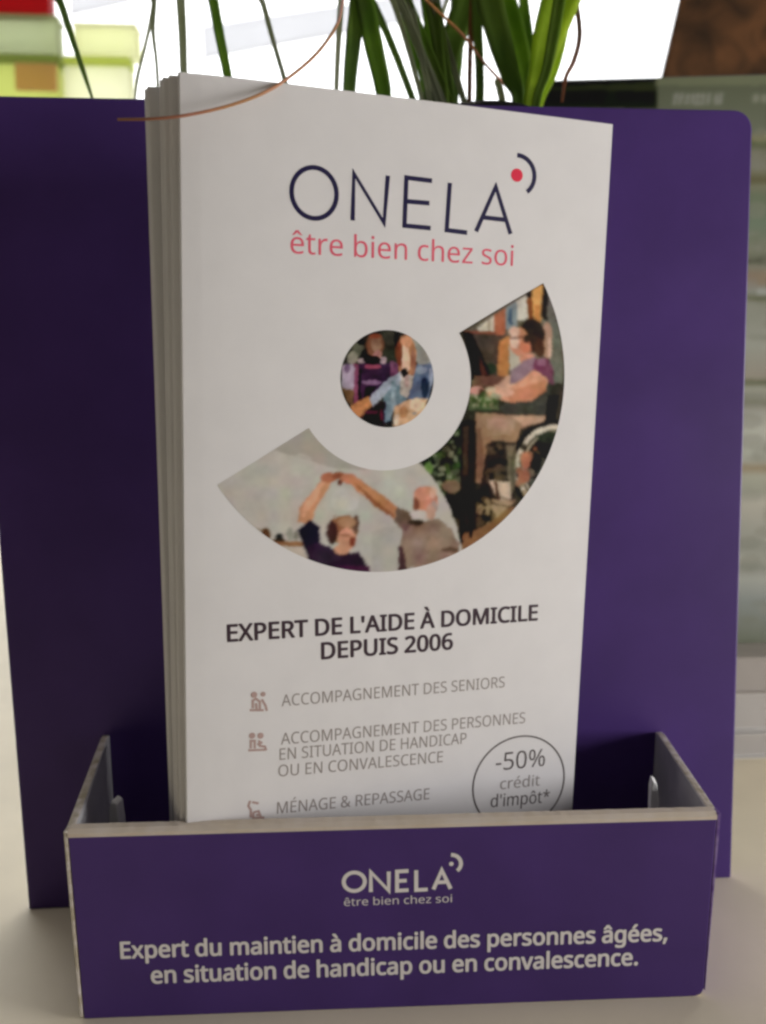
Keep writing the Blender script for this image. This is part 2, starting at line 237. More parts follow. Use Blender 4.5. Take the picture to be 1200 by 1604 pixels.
 'â': (450, ['231 437 279 433 318 422 347 403 368 375 381 338 385 293 385 0 334 0 320 61 317 61 279 22 234 -1 172 -8 148 -7 124 -2 103 6 84 16 68 30 55 48 45 68 39 92 37 119 43 159 59 192 87 219 127 238 179 251 243 257 316 259 316 285 313 317 306 342 293 359 275 371 253 378 227 380 163 370 106 347 84 400 151 426', '252 208 204 203 167 195 141 182 124 165 113 144 110 119 112 97 120 79 132 66 148 56 167 51 188 49 223 52 253 62 279 79 299 103 311 134 315 172 315 210', '261 614 288 575 326 531 361 495 361 486 311 486 268 518 224 558 180 518 138 486 90 486 90 495 124 532 160 575 188 614']),
 'é': (452, ['234 438 269 435 301 427 329 414 354 396 374 373 390 346 402 315 409 281 411 244 411 201 117 201 122 157 134 119 154 90 181 69 215 56 254 52 327 60 392 82 392 20 327 -1 251 -8 212 -5 176 3 143 17 114 36 90 61 70 91 56 126 47 167 44 212 47 257 55 297 68 333 86 364 108 390 134 411 164 426 198 435', '233 380 202 377 175 366 154 348 137 323 125 293 119 257 338 257 336 281 333 302 326 322 318 338 306 353 292 364 276 373 256 378', '347 606 326 579 296 546 263 513 233 486 186 486 186 496 212 532 240 575 262 614 347 614']),
 'ê': (452, ['234 438 269 435 301 427 329 414 354 396 374 373 390 346 402 315 409 281 411 244 411 201 117 201 122 157 134 119 154 90 181 69 215 56 254 52 327 60 392 82 392 20 327 -1 251 -8 212 -5 176 3 143 17 114 36 90 61 70 91 56 126 47 167 44 212 47 257 55 297 68 333 86 364 108 390 134 411 164 426 198 435', '233 380 202 377 175 366 154 348 137 323 125 293 119 257 338 257 336 281 333 302 326 322 318 338 306 353 292 364 276 373 256 378', '264 614 291 575 329 531 364 495 364 486 314 486 271 518 227 558 184 518 141 486 93 486 93 495 127 532 164 575 192 614']),
 'ô': (485, ['442 216 440 181 436 150 428 121 417 95 404 71 388 51 369 33 348 18 324 7 299 -1 271 -6 241 -8 214 -6 188 -1 163 7 140 18 119 33 100 51 84 71 70 95 59 121 51 150 46 181 44 216 47 261 55 301 68 336 87 367 110 392 137 412 169 426 204 435 244 438 281 435 316 426 347 412 374 392 398 367 417 336 431 301 439 261', '117 216 119 184 123 154 130 128 141 105 155 86 172 71 192 59 216 53 243 51 270 53 294 59 314 71 331 86 345 105 356 128 363 154 367 184 369 216 367 248 363 277 355 303 345 325 331 344 314 359 294 370 270 376 242 379 202 374 171 359 147 335 130 303 120 263', '278 614 306 575 344 531 379 495 379 486 329 486 285 518 241 558 198 518 156 486 107 486 107 495 142 532 178 575 206 614']),
 ' ': (208, []),
}

# ------------------------------------------------------------------ table and far setting
t = link('tabletop', box((0.1, 0.25, -0.015), (2.4, 1.5, 0.03)), m_table); bevel(t, .003)
t['kind'] = 'structure'; t['label'] = 'cream laminate tabletop under the purple stand'

m_sky = bpy.data.materials.new('bright_sky'); m_sky.use_nodes = True
_n = m_sky.node_tree.nodes; _e = _n.new('ShaderNodeEmission'); _e.inputs[0].default_value = (.98, .99, 1, 1); _e.inputs[1].default_value = 3.9
m_sky.node_tree.links.new(_e.outputs[0], _n['Material Output'].inputs[0])
sk = link('sky', mesh_from([(-4, 3.2, -1.5), (4, 3.2, -1.5), (4, 3.2, 4), (-4, 3.2, 4)], [(0, 1, 2, 3)]), m_sky); sk['kind'] = 'structure'
sk['label'] = 'blown out white daylight outside the window'

# ------------------------------------------------------------------ the stand
HB, WB, LEANB, BX, SL = 229.94*MM, 212.75*MM, .005, 7.74*MM, -.3503
FXC, DFR, BETA, HF, WF0, WF1, FYAW = 6.317*MM, 47.61*MM, .0456, 46.19*MM, 149.46*MM, 151.42*MM, -.0237
def bp(x, z, off=0):                          # point of the backboard: x from its middle, z up the board, off towards the camera
    return Vector((BX+x, math.sin(LEANB)*z-off, math.cos(LEANB)*z))
def fp(s, t, off=0, wadd=0):                  # point of the front panel: s -1..1, t 0..1
    wd = WF0+(WF1-WF0)*t
    X = s*wd/2+wadd; Y = -math.sin(BETA)*HF*t - off*math.cos(BETA); Z = math.cos(BETA)*HF*t - off*math.sin(BETA)
    c, s_ = math.cos(FYAW), math.sin(FYAW)
    return Vector((FXC+X*c-Y*s_, -DFR+X*s_+Y*c, Z))
def fp_uv(px, py):
    P0 = fp(0, 0); ex = (fp(1, 0)-fp(-1, 0)).normalized(); ez = (fp(0, 1)-fp(0, 0)).normalized(); n = ex.cross(ez)
    q = hit(px, py, P0, n)-P0; return q.dot(ex), q.dot(ez)
def fxy(x, z, off=0):
    P0 = fp(0, 0); ex = (fp(1, 0)-fp(-1, 0)).normalized(); ez = (fp(0, 1)-fp(0, 0)).normalized(); n = ex.cross(ez)
    return P0+ex*x+ez*z+n*off

holder = empty('leaflet_holder', (BX, -.02, 0))
HP = Vector((BX, -.02, 0))
def child(name, me, mats, parent=None, base=None):
    base = HP if base is None else base
    me.transform(Matrix.Translation(-base)); return link(name, me, mats, parent or holder)
tag(holder, 'dark purple cardboard leaflet stand with tall backboard and low open tray', 'leaflet holder')
# backboard with two rounded upper corners
poly = [bp(-WB/2, 0), bp(WB/2, 0)]
r = 5.5*MM
for k in range(7):
    a = k/6*math.pi/2; poly.append(bp(WB/2-r+r*math.cos(a), HB-r+r*math.sin(a)))
for k in range(7):
    a = math.pi/2+k/6*math.pi/2; poly.append(bp(-WB/2+SL*20*MM+r+r*math.cos(a), HB-r+r*math.sin(a)))
o = child('backboard', plate(poly, Vector((0, 3*MM, 0))), [m_purple, m_grey, m_worn]); bevel(o, .0005)
# front panel
TF = 3.2*MM
n_f = (fxy(0, 0, 1)-fxy(0, 0, 0))
pf = [fp(-1, 0), fp(1, 0), fp(1, 1), fp(-1, 1)]
# rounded lower right corner
c0 = [fxy(WF0/2-2.2*MM+2.2*MM*math.sin(k/4*math.pi/2), 2.2*MM-2.2*MM*math.cos(k/4*math.pi/2)) for k in range(5)]
pf = [fp(-1, 0)] + c0 + [fp(1, 1), fp(-1, 1)]
o = child('front_panel', plate(pf, -n_f*TF), [m_purple, m_grey, m_kraft]); bevel(o, .0003, 2)
# raw, slightly ragged board along the top of the tray front
V = []; Fc = []; NX = 90
for i in range(NX+1):
    s = -1+2*i/NX
    rg = noise.noise(Vector((i*.7, 3, 1)))*.12*MM; rg2 = noise.noise(Vector((i*.9, 9, 5)))*.15*MM
    for off, z in ((.1*MM, -.2*MM), (.12*MM, .7*MM+rg*.5), (-.8*MM, 1.5*MM+rg), (-TF+.3*MM, 1.5*MM+rg2), (-TF-.5*MM+rg, .6*MM), (-TF-.5*MM, -.4*MM)):
        V.append(fxy(s*WF1/2, HF+z, off))
for i in range(NX):
    for k in range(5): Fc.append((i*6+k, i*6+k+1, (i+1)*6+k+1, (i+1)*6+k))
Fc += [tuple(range(6)), tuple(NX*6+5-k for k in range(6))]
for f_i in range(len(Fc)): Fc[f_i] = tuple(reversed(Fc[f_i]))
child('top_edge', mesh_from(V, Fc), m_kraft, bpy.data.objects['front_panel'])
# tray sides
BPX = {-1: hit(160, 1148, bp(0, 0), Vector((0, 1, 0))), 1: hit(1037, 1143, bp(0, 0), Vector((0, 1, 0)))}
for s in (-1, 1):
    q = BPX[s]; ft, fb = fp(s, 1, -.6*MM), fp(s, 0, -.6*MM)
    bt = Vector((q.x, bp(0, q.z).y-.1*MM, q.z)); bb = Vector((q.x-s*1.5*MM, -.1*MM, 0.0002))
    fb = Vector((fb.x, fb.y, .0002))
    th = Vector((-s*2.0*MM, 0, 0))
    cut = bt*.93+ft*.07; tip = bt*.985+bb*.015
    face = [fb, bb, Vector((bb.x*.4+bt.x*.6, -.1*MM, bt.z*.6)), tip, cut, ft + Vector((s*.9*MM, 0, .9*MM)), ft]
    if s < 0: face = list(reversed(face))
    o = child('side_panel', plate(face, th), [m_purple, m_grey, m_edge]); bevel(o, .0003)
for s, m_ in ((-1, m_edge), (1, m_worn)):     # cut ends of the side boards showing beside the front panel
    t0 = .012 if s < 0 else .035
    st = [fp(s, t0, 0, s*.1*MM), fp(s, t0, 0, s*(.95 if s < 0 else .3)*MM), fp(s, 1, 0, s*1.0*MM)+Vector((0, 0, .0012)), fp(s, 1, 0, s*.1*MM)+Vector((0, 0, .0012))]
    if s < 0: st = [st[1], st[0], st[3], st[2]]
    o = child('side_edge', plate(st, -n_f*2.5*MM), [m_, m_, m_]); bevel(o, .0002)
child('base_panel', box((FXC, -.0215, .0008), (.145, .038, .0012)), m_grey)
# little locking tabs sticking up behind the tray front
for (px, ptop, wpx, dy) in ((178, 1254, 20, -.030), (1026, 1222, 17, -.034)):
    a_ = at(px-wpx/2-3, 1310, dy); b_ = at(px+wpx/2+2, 1310, dy); c_ = at(px+wpx*.22, ptop+6, dy); d_ = at(px-wpx*.2, ptop, dy); e_ = at(px-wpx*.38, ptop+14, dy)
    a_.z = b_.z = .0015
    m_ = plate([a_, b_, at(px+wpx*.42, ptop+34, dy), c_, d_, e_], Vector((.0008, .0035, 0)))
    o = child('locking_tab', m_, [m_tab, m_tab, m_tab]); bevel(o, .0004)

# ------------------------------------------------------------------ lettering
def glyph_mesh(text, bold=0.0, track=0.0):
    """flat text built from outlines; returns list of (verts2d, faces) in em units, and the width"""
    cu = bpy.data.curves.new('t', 'CURVE'); cu.dimensions = '2D'; cu.fill_mode = 'BOTH'; cu.offset = bold
    x = 0.0
    for ch in text:
        adv, sps = GLYPHS[ch]
        for sp in sps:
            v = [int(q)/1000 for q in sp.split()]; n = len(v)//2
            s = cu.splines.new('POLY'); s.points.add(n-1); s.use_cyclic_u = True
            for i in range(n): s.points[i].co = (v[2*i]+x, v[2*i+1], 0, 1)
        x += adv/1000+track
    o = bpy.data.objects.new('t', cu); COL.objects.link(o)
    dg = bpy.context.evaluated_depsgraph_get(); dg.update()
    me = bpy.data.meshes.new_from_object(o.evaluated_get(dg))
    bpy.data.objects.remove(o); bpy.data.curves.remove(cu)
    V = [(v.co.x, v.co.y) for v in me.vertices]; Fc = []
    for p in me.polygons:
        vs = list(p.vertices)
        if p.normal.z < 0: vs.reverse()
        Fc.append(tuple(vs))
    bpy.data.meshes.remove(me)
    xs = [v[0] for v in V]
    return V, Fc, min(xs), max(xs)

def lay_text(text, inv, put, p0, p1, cap_px, m, parent, base, name='lettering', bold=0.0, track=0.0, cap=.573, off=.0):
    """write `text` between two ends of its baseline; inv: photo spot -> sheet, put: sheet -> place"""
    V0, F0, x0, x1 = glyph_mesh(text, 0.0, track)
    V, Fc, Z0 = [], [], []
    shifts = [(0, 0)] if bold <= 0 else [(0, 0), (bold, 0), (-bold, 0), (bold*.5, bold*.7), (-bold*.5, bold*.7), (bold*.5, -bold*.7), (-bold*.5, -bold*.7)]
    for k, (dx, dy) in enumerate(shifts):      # heavier weights are the same outline laid down several times
        st = len(V); V += [(x+dx, y+dy) for x, y in V0]; Fc += [tuple(i+st for i in f) for f in F0]; Z0 += [k*.004*MM]*len(V0)
    A = Vector(inv(*p0)); B = Vector(inv(*p1)); d = (B-A); L = d.length; d.normalize(); n = Vector((-d.y, d.x))
    C_ = Vector(inv((p0[0]+p1[0])/2, (p0[1]+p1[1])/2)); D_ = Vector(inv((p0[0]+p1[0])/2, (p0[1]+p1[1])/2-cap_px))
    sx = L/(x1-x0); sy = (D_-C_).length/cap
    W3 = []
    for (x, y), z in zip(V, Z0):
        q = A+d*((x-x0)*sx)+n*(y*sy); W3.append(put(q.x, q.y, off+z)-base)
    return link(name, mesh_from(W3, Fc), m, parent)

def stroke(paths, width, put, base, m, parent, name, off, closed=()):
    """flat lines of constant width on a sheet (paths in sheet coordinates)"""
    V = []; Fc = []
    for pi, P in enumerate(paths):
        P = [Vector(p) for p in P]; n = len(P); cl = pi in closed; st = len(V)
        for i in range(n):
            a = P[i-1] if (i > 0 or cl) else None; b = P[(i+1) % n] if (i < n-1 or cl) else None
            d1 = (P[i]-a).normalized() if a else None; d2 = (b-P[i]).normalized() if b else None
            if d1 is None: d1 = d2
            if d2 is None: d2 = d1
            t_ = (d1+d2).normalized(); nn = Vector((-t_.y, t_.x)); k = min(2.2, 1/max(.3, nn.dot(Vector((-d1.y, d1.x)))))
            for s in (1, -1):
                q = P[i]+nn*(s*width/2*k); V.append(put(q.x, q.y, off+pi*.004*MM)-base)
        for i in range(n if cl else n-1):
            j = (i+1) % n; Fc.append((st+2*i, st+2*i+1, st+2*j+1, st+2*j))
    return link(name, mesh_from(V, Fc), m, parent)

def disc(c, r, put, base, m, parent, name, off, n=24):
    V = [put(c[0]+r*math.cos(2*math.pi*k/n), c[1]+r*math.sin(2*math.pi*k/n), off)-base for k in range(n)]
    return link(name, mesh_from(V, [tuple(range(n))]), m, parent)

def arcpts(c, r, a0, a1, n=20, ry=None):
    ry = ry or r
    return [(c[0]+r*math.cos(math.radians(a0+(a1-a0)*k/n)), c[1]+ry*math.sin(math.radians(a0+(a1-a0)*k/n))) for k in range(n+1)]

def logo(inv, put, base, parent, m_l, m_d, wd, spots, off, small=False):
    """five thin capitals with a dot and an arc; spots are photo positions of the letters"""
    I = lambda p: Vector(inv(*p))
    g = empty('logo'); g.parent = parent
    (oc, orx, ory) = spots['O']; c = I(oc); rx = abs(I((oc[0]+orx, oc[1])).x-c.x); ry = abs(I((oc[0], oc[1]-ory)).y-c.y)
    stroke([arcpts(c, rx, 0, 351, 40, ry)], wd, put, base, m_l, g, 'letter', off, closed=(0,))
    stroke([[I(p) for p in spots['N']]], wd, put, base, m_l, g, 'letter', off)
    e = spots['E']; stroke([[I(p) for p in e[:4]], [I(p) for p in e[4:]]], wd, put, base, m_l, g, 'letter', off)
    stroke([[I(p) for p in spots['L']]], wd, put, base, m_l, g, 'letter', off)
    a = spots['A']; stroke([[I(p) for p in a[:3]], [I(p) for p in a[3:]]], wd, put, base, m_l, g, 'letter', off)
    c = I(spots['dot'][0]); rr = (I((spots['dot'][0][0]+spots['dot'][1], spots['dot'][0][1]))-c).length
    disc(c, rr, put, base, m_d, g, 'dot', off)
    R2 = (I((spots['dot'][0][0]+spots['arc'], spots['dot'][0][1]))-c).length
    stroke([arcpts(c, R2, -52, 92, 24)], wd, put, base, m_l, g, 'arc', off)
    return g

fpanel = bpy.data.objects['front_panel']
FI = lambda x, y: fp_uv(x, y)
FPUT = lambda x, z, off: fxy(x, z, off)
OFFP = .05*MM
logo(FI, FPUT, HP, fpanel, m_white, m_white, .95*MM, {
    'O': ((555, 1381), 16.5, 14.5), 'N': ((581, 1397), (581, 1366), (609, 1395), (609, 1365)),
    'E': ((640, 1364), (622, 1365), (622, 1395), (640, 1394), (622, 1380), (637, 1379)), 'L': ((652, 1363), (652, 1394), (670, 1393)),
    'A': ((679, 1393), (692, 1363), (706, 1392), (684, 1382), (701, 1381)), 'dot': ((707, 1353), 3.6), 'arc': 15}, OFFP)
lay_text("être bien chez soi", FI, FPUT, (539, 1419), (708, 1413), 12, m_white, fpanel, HP, 'tagline', bold=.0, off=OFFP)
lay_text("Expert du maintien à domicile des personnes âgées,", FI, FPUT, (190, 1501), (1044, 1473), 25, m_white, fpanel, HP, 'slogan', bold=.028, off=OFFP)
lay_text("en situation de handicap ou en convalescence.", FI, FPUT, (238, 1540), (998, 1511), 25, m_white, fpanel, HP, 'slogan', bold=.028, off=OFFP)

# ------------------------------------------------------------------ leaflets
LX, LY, LYAW, LLEAN, LROLL = -44.44*MM, -44.71*MM, .1759, -.0523, -.0206
LW, LH = 99*MM, 210*MM
_W = Vector((math.cos(LYAW), math.sin(LYAW), 0)); _Nn = Vector((math.sin(LYAW), -math.cos(LYAW), 0))
_U = Vector((0, 0, 1))*math.cos(LLEAN)-_Nn*math.sin(LLEAN)
W2 = _W*math.cos(LROLL)+_U*math.sin(LROLL); U2 = -_W*math.sin(LROLL)+_U*math.cos(LROLL); N2 = W2.cross(U2)
L0 = Vector((LX, LY, 2*MM))
def bow(a, h):
    u = a/LW; v = h/LH
    return (.30*math.sin(math.pi*u)*(.4+.6*v) - .8*math.exp(-u*14)*(.3+.7*v))*MM
def lp(a, h, off=0):
    return L0+W2*a+U2*h+N2*(bow(a, h)+off)
def linv(px, py):
    q = hit(px, py, L0, N2)-L0; return q.dot(W2), q.dot(U2)

def sheet(a0, a1, off0, name, m, parent, base, fold=False, th=.13*MM, nu=24, nv=16):
    prof = []
    if fold:
        for k in range(nu+1): prof.append((a1-(a1-a0)*k/nu, 0))
        for k in range(1, 6):
            an = math.pi*k/6; prof.append((a0-abs(off0)/2*math.sin(an), off0/2*(1-math.cos(an))))
        for k in range(nu+1): prof.append((a0+(a1-.7*MM-a0)*k/nu, off0))
    else:
        for k in range(nu+1): prof.append((a1-(a1-a0)*k/nu, off0))
    V = []; Fc = []; n = len(prof)
    for j in range(nv+1):
        h = LH*j/nv
        for a, f in prof: V.append(lp(a, h, f)-base)
    for j in range(nv):
        for i in range(n-1): Fc.append((j*n+i+1, j*n+i, (j+1)*n+i, (j+1)*n+i+1))
    o = link(name, mesh_from(V, Fc), m, parent)
    s = o.modifiers.new('thickness', 'SOLIDIFY'); s.thickness = th; s.offset = 0
    return o
def make_leaflet():
    e = empty('leaflet', L0)
    sheet(.6*MM, LW, -.95*MM, 'folded_cover', m_paper, e, L0, fold=True)
    sheet(.9*MM, LW-.5*MM, -.45*MM, 'inner_page', m_paper2, e, L0)
    return e
front = make_leaflet()
tag(front, 'front white leaflet with navy lettering, round photos and service list facing out', 'leaflet', 'white folded leaflets standing in the purple tray')
# the others stand behind it, each a little further left
back = [(-1.2, -1.3, -.2, .003), (-1.9, -2.6, -.2, .006), (-2.3, -3.9, -.4, .007), (-2.6, -7.6, -.6, .0185), (-2.9, -8.9, -1.0, .0200), (-2.2, -10.3, -.5, .0165), (-3.1, -11.6, -1.3, .0195)]
words = ['white leaflet directly behind the printed front one, thin left edge showing',
         'second white leaflet behind the front one, its dark corner peeking above',
         'third white leaflet behind the front one, greyish edge in the stack',
         'wide grey left edge leaflet, foremost of the rear bundle in the tray',
         'white leaflet second from front in the rear bundle, tallest at its left corner',
         'white leaflet third in the rear bundle, set slightly further right',
         'rearmost white leaflet of the stack, nearest the purple backboard']
for (dx, dn, dz, rot), wd in zip(back, words):
    e = front.copy(); COL.objects.link(e)
    for ch in list(front.children):
        c = ch.copy(); COL.objects.link(c); c.parent = e
    e.location = L0+W2*(dx*MM)+N2*(dn*MM)+Vector((0, 0, (dz-.2)*MM if dz < 0 else 0))
    if e.location.z < .0018: e.location.z = .0018
    e.rotation_euler = Matrix.Rotation(rot, 3, N2).to_euler()
    e['label'] = wd

cover = [c for c in front.children if c.name.startswith('folded_cover')][0]
LPUT = lambda a, h, off: lp(a, h, off)
OL = .065*MM+.035*MM
logo(linv, LPUT, L0, cover, m_navy, m_red, 1.0*MM, {
    'O': ((492, 303), 35, 40), 'N': ((552, 346), (554, 272), (601, 350), (607, 276)),
    'E': ((676, 284), (636, 279), (633, 354), (674, 358), (636, 316), (672, 319)), 'L': ((704, 287), (699, 361), (731, 365)),
    'A': ((745, 363), (776, 293), (799, 367), (756, 341), (792, 345)), 'dot': ((809, 275), 9.2), 'arc': 27.5}, OL)
lay_text("être bien chez soi", linv, LPUT, (455, 397), (803, 417), 33, m_pink, cover, L0, 'tagline', bold=-.004, off=OL)
lay_text("EXPERT DE L'AIDE À DOMICILE", linv, LPUT, (357, 1005), (841, 971), 25, m_black, cover, L0, 'headline', bold=.026, off=OL)
lay_text("DEPUIS 2006", linv, LPUT, (504, 1032), (708, 1016), 25, m_black, cover, L0, 'headline', bold=.026, off=OL)
for tx, p0, p1, m_ in (("ACCOMPAGNEMENT DES SENIORS", (441, 1106), (790, 1076), m_greyink),
                   ("ACCOMPAGNEMENT DES PERSONNES", (440, 1166), (822, 1132), m_greyink),
                   ("EN SITUATION DE HANDICAP", (438, 1190), (730, 1164), m_greyink),
                   ("OU EN CONVALESCENCE", (436, 1216), (693, 1193), m_greyink),
                   ("MÉNAGE & REPASSAGE", (434, 1274), (672, 1251), m_greyink)):
    lay_text(tx, linv, LPUT, p0, p1, 17.5, m_, cover, L0, 'service_line', bold=0, off=OL)
# round discount badge
bc = Vector(linv(813, 1226)); br = (Vector(linv(883, 1223))-bc).length
badge = empty('discount_badge'); badge.parent = cover
stroke([arcpts(bc, br, 0, 354, 60)], .42*MM, LPUT, L0, m_darkgrey, badge, 'ring', OL, closed=(0,))
lay_text("-50%", linv, LPUT, (776, 1207), (853, 1199), 27, m_darkgrey, badge, L0, 'lettering', bold=.0, off=OL)
lay_text("crédit", linv, LPUT, (783, 1236), (845, 1230), 17, m_greyink, badge, L0, 'lettering', bold=.0, off=OL)
lay_text("d'impôt*", linv, LPUT, (768, 1264), (860, 1256), 19, m_darkgrey, badge, L0, 'lettering', bold=.0, off=OL)
# small line icons beside the list
def icon(cx, cy, paths, discs=()):
    g = empty('icon'); g.parent = cover
    stroke([[linv(cx+x, cy+y) for x, y in P] for P in paths], .55*MM, LPUT, L0, m_rose, g, 'line_figure', OL)
    for x, y, r_ in discs:
        disc(Vector(linv(cx+x, cy+y)), r_*MM, LPUT, L0, m_rose, g, 'head', OL+.02*MM, 12)
icon(404, 1099, [[(-13, 13), (9, 13)], [(-8, 10), (-8, -2), (-3, -5), (3, 0), (3, 12)], [(6, -4), (12, 6), (14, 14)], [(-3, 2), (-2, 12)]], [(-6, -11, .75), (8, -12, .6)])
icon(403, 1163, [[(-14, 12), (12, 11)], [(-10, 9), (-10, -3), (-4, -3), (-4, 9)], [(3, -4), (4, 5), (12, 6), (14, 12)], [(0, 3), (8, -1)]], [(-8, -11, .75), (5, -11, .75)])
icon(401, 1268, [[(-9, -14), (-12, -6), (-8, 0), (-8, 12)], [(-4, 4), (4, 2), (8, 12), (-4, 13), (-4, 4)], [(0, 8), (5, 8)], [(-6, -12), (4, -10)], [(9, 12), (13, 12)]], [])

# ---- the two printed pictures, painted as flat colour on the sheet
class Canvas:
    def __init__(s, x0, y0, x1, y1, base, scale=1.0):
        s.x0, s.y0, s.k = x0, y0, scale
        s.w, s.h = int((x1-x0)*scale), int((y1-y0)*scale)
        s.a = np.zeros((s.h, s.w, 3)); s.a[:] = base
        s.ox, s.oy, s.s = 0, 0, 1
        s.rng = np.random.RandomState(3)
        yy, xx = np.mgrid[0:s.h, 0:s.w]; s.X = xx/scale+x0; s.Y = yy/scale+y0
    def crop(s, ox, oy, sc): s.ox, s.oy, s.s = ox, oy, sc
    def put(s, mask, c, al=1.0):
        s.a[mask] = s.a[mask]*(1-al)+np.array(c)*al
    def poly(s, P, c, al=1.0):
        P = [(s.ox+x/s.s, s.oy+y/s.s) for x, y in P]; inside = np.zeros(s.a.shape[:2], bool)
        n = len(P)
        for i in range(n):
            (xa, ya), (xb, yb) = P[i], P[(i+1) % n]
            if ya == yb: continue
            cnd = ((ya > s.Y) != (yb > s.Y)) & (s.X < (xb-xa)*(s.Y-ya)/(yb-ya)+xa); inside ^= cnd
        s.put(inside, c, al)
    def ell(s, x, y, rx, ry, c, al=1.0, rot=0, hole=0):
        x, y, rx, ry = s.ox+x/s.s, s.oy+y/s.s, rx/s.s, ry/s.s; cr, sr = math.cos(rot), math.sin(rot)
        dx, dy = s.X-x, s.Y-y; q = ((dx*cr+dy*sr)/rx)**2+((-dx*sr+dy*cr)/ry)**2
        s.put((q < 1) & (q > hole), c, al)
    def speck(s, P, cols, n, size, al=.8):
        (xa, ya), (xb, yb) = P
        for _ in range(n):
            x = s.rng.uniform(xa, xb); y = s.rng.uniform(ya, yb); q = s.rng.uniform(.5, 1.3)*size
            s.ell(x, y, q, q*s.rng.uniform(.4, 1.8), cols[s.rng.randint(len(cols))], al, s.rng.uniform(0, 3))
    def blur(s, n):
        for _ in range(n):
            p = np.pad(s.a, ((1, 1), (1, 1), (0, 0)), 'edge')
            s.a = (p[:-2, 1:-1]+p[2:, 1:-1]+p[1:-1, :-2]+p[1:-1, 2:]+2*p[1:-1, 1:-1])/6
    def smooth(s, cell, ch=1):                # soft random field, one value every `cell` spots
        g = s.rng.normal(0, 1, (s.h//cell+3, s.w//cell+3, ch))
        y = np.arange(s.h)/cell; x = np.arange(s.w)/cell; iy = y.astype(int); ix = x.astype(int); fy = (y-iy)[:, None, None]; fx = (x-ix)[None, :, None]
        fy = fy*fy*(3-2*fy); fx = fx*fx*(3-2*fx)
        return (g[iy][:, ix]*(1-fy)+g[iy+1][:, ix]*fy)*(1-fx)+(g[iy][:, ix+1]*(1-fy)+g[iy+1][:, ix+1]*fy)*fx
    def photographic(s, amp, cell, lum):
        d = s.smooth(cell, 2)*amp+s.smooth(cell*3, 2)*amp*.8
        yy, xx = np.mgrid[0:s.h, 0:s.w]
        s.a = s.a[np.clip((yy+d[..., 0]).astype(int), 0, s.h-1), np.clip((xx+d[..., 1]).astype(int), 0, s.w-1)]
        k = 1+lum*(s.smooth(cell*4)*.5+s.smooth(cell*2)*.45+s.smooth(cell)*.4)
        s.a = np.clip(s.a*k+s.smooth(cell*3, 3)*2.5, 4, 240)
    def sample(s, x, y):
        i = min(max(int((y-s.y0)*s.k), 0), s.h-1); j = min(max(int((x-s.x0)*s.k), 0), s.w-1)
        return s.a[i, j]

PAPER_LIT = .53                              # how bright a sheet of reflectance 0.78 stands in this light
def ink(c):
    c = [110-(110-x)*1.32 if x < 110 else x for x in c]; c = [max(6, x) for x in c]
    l = lin(c); g = .3*l[0]+.59*l[1]+.11*l[2]
    return tuple(max(.004, min(.8, (g+(x-g)*.86)*.78/PAPER_LIT-.008)) for x in l)

def colour_mesh(verts3, uv, faces, canvas, name, parent, gain=1.0):
    me = mesh_from(verts3, faces)
    ca = me.color_attributes.new('print', 'FLOAT_COLOR', 'POINT')
    cols = np.ones((len(verts3), 4), np.float32)
    for i, (x, y) in enumerate(uv): cols[i, :3] = [q*gain for q in ink(canvas.sample(x, y))]
    ca.data.foreach_set('color', cols.ravel())
    return link(name, me, m_print, parent)

cv = Canvas(320, 430, 900, 910, (170, 166, 157))
# ---- left picture: two people dancing with raised hands in a pale room
cv.crop(300, 640, 2.609)
cv.poly([(50, 320), (460, 60), (620, 250), (330, 165)], (157, 151, 141))
cv.poly([(330, 165), (460, 60), (720, 250), (560, 235)], (152, 146, 136))
cv.poly([(330, 170), (520, 225), (560, 300), (480, 330), (360, 260)], (172, 168, 160))
cv.poly([(560, 300), (900, 300), (900, 700), (560, 700)], (166, 164, 155))
cv.ell(625, 370, 60, 50, (178, 175, 168), .6); cv.ell(640, 385, 40, 34, (182, 179, 173), .6); cv.ell(450, 250, 50, 70, (173, 170, 163), .6); cv.ell(800, 330, 60, 40, (174, 172, 164), .6)
cv.poly([(735, 500), (850, 470), (850, 680), (735, 680)], (158, 155, 147))
cv.poly([(225, 486), (300, 486), (300, 496), (235, 496)], (150, 140, 128))
cv.poly([(270, 536), (455, 542), (455, 560), (300, 560)], (132, 92, 66)); cv.poly([(330, 562), (460, 562), (470, 640), (380, 600)], (176, 166, 152))
cv.ell(300, 512, 20, 28, (88, 62, 44)); cv.ell(355, 520, 15, 14, (46, 48, 50)); cv.ell(355, 535, 22, 8, (60, 50, 42)); cv.ell(400, 512, 14, 28, (142, 140, 130)); cv.ell(425, 520, 9, 20, (120, 116, 106))
cv.poly([(530, 285), (575, 292), (545, 340), (510, 400), (482, 468), (430, 462), (440, 400), (490, 340)], (182, 124, 92))
cv.poly([(532, 290), (548, 294), (500, 380), (460, 440), (446, 440), (455, 395)], (200, 142, 110))
cv.ell(560, 280, 36, 20, (168, 98, 74)); cv.ell(600, 272, 28, 14, (150, 84, 64)); cv.ell(640, 284, 34, 20, (178, 108, 84)); cv.ell(604, 300, 10, 12, (92, 54, 48))
cv.poly([(630, 268), (685, 285), (770, 345), (838, 400), (828, 452), (760, 402), (690, 345), (650, 308)], (178, 116, 82))
cv.poly([(660, 300), (700, 330), (775, 395), (825, 432), (824, 448), (745, 395)], (138, 86, 60))
cv.poly([(430, 495), (482, 452), (520, 482), (524, 545), (500, 600), (468, 590)], (44, 38, 52))
cv.poly([(470, 560), (520, 545), (590, 592), (680, 585), (712, 630), (724, 680), (560, 672), (470, 640)], (56, 42, 58))
cv.poly([(560, 640), (724, 640), (724, 680), (560, 680)], (74, 40, 66))
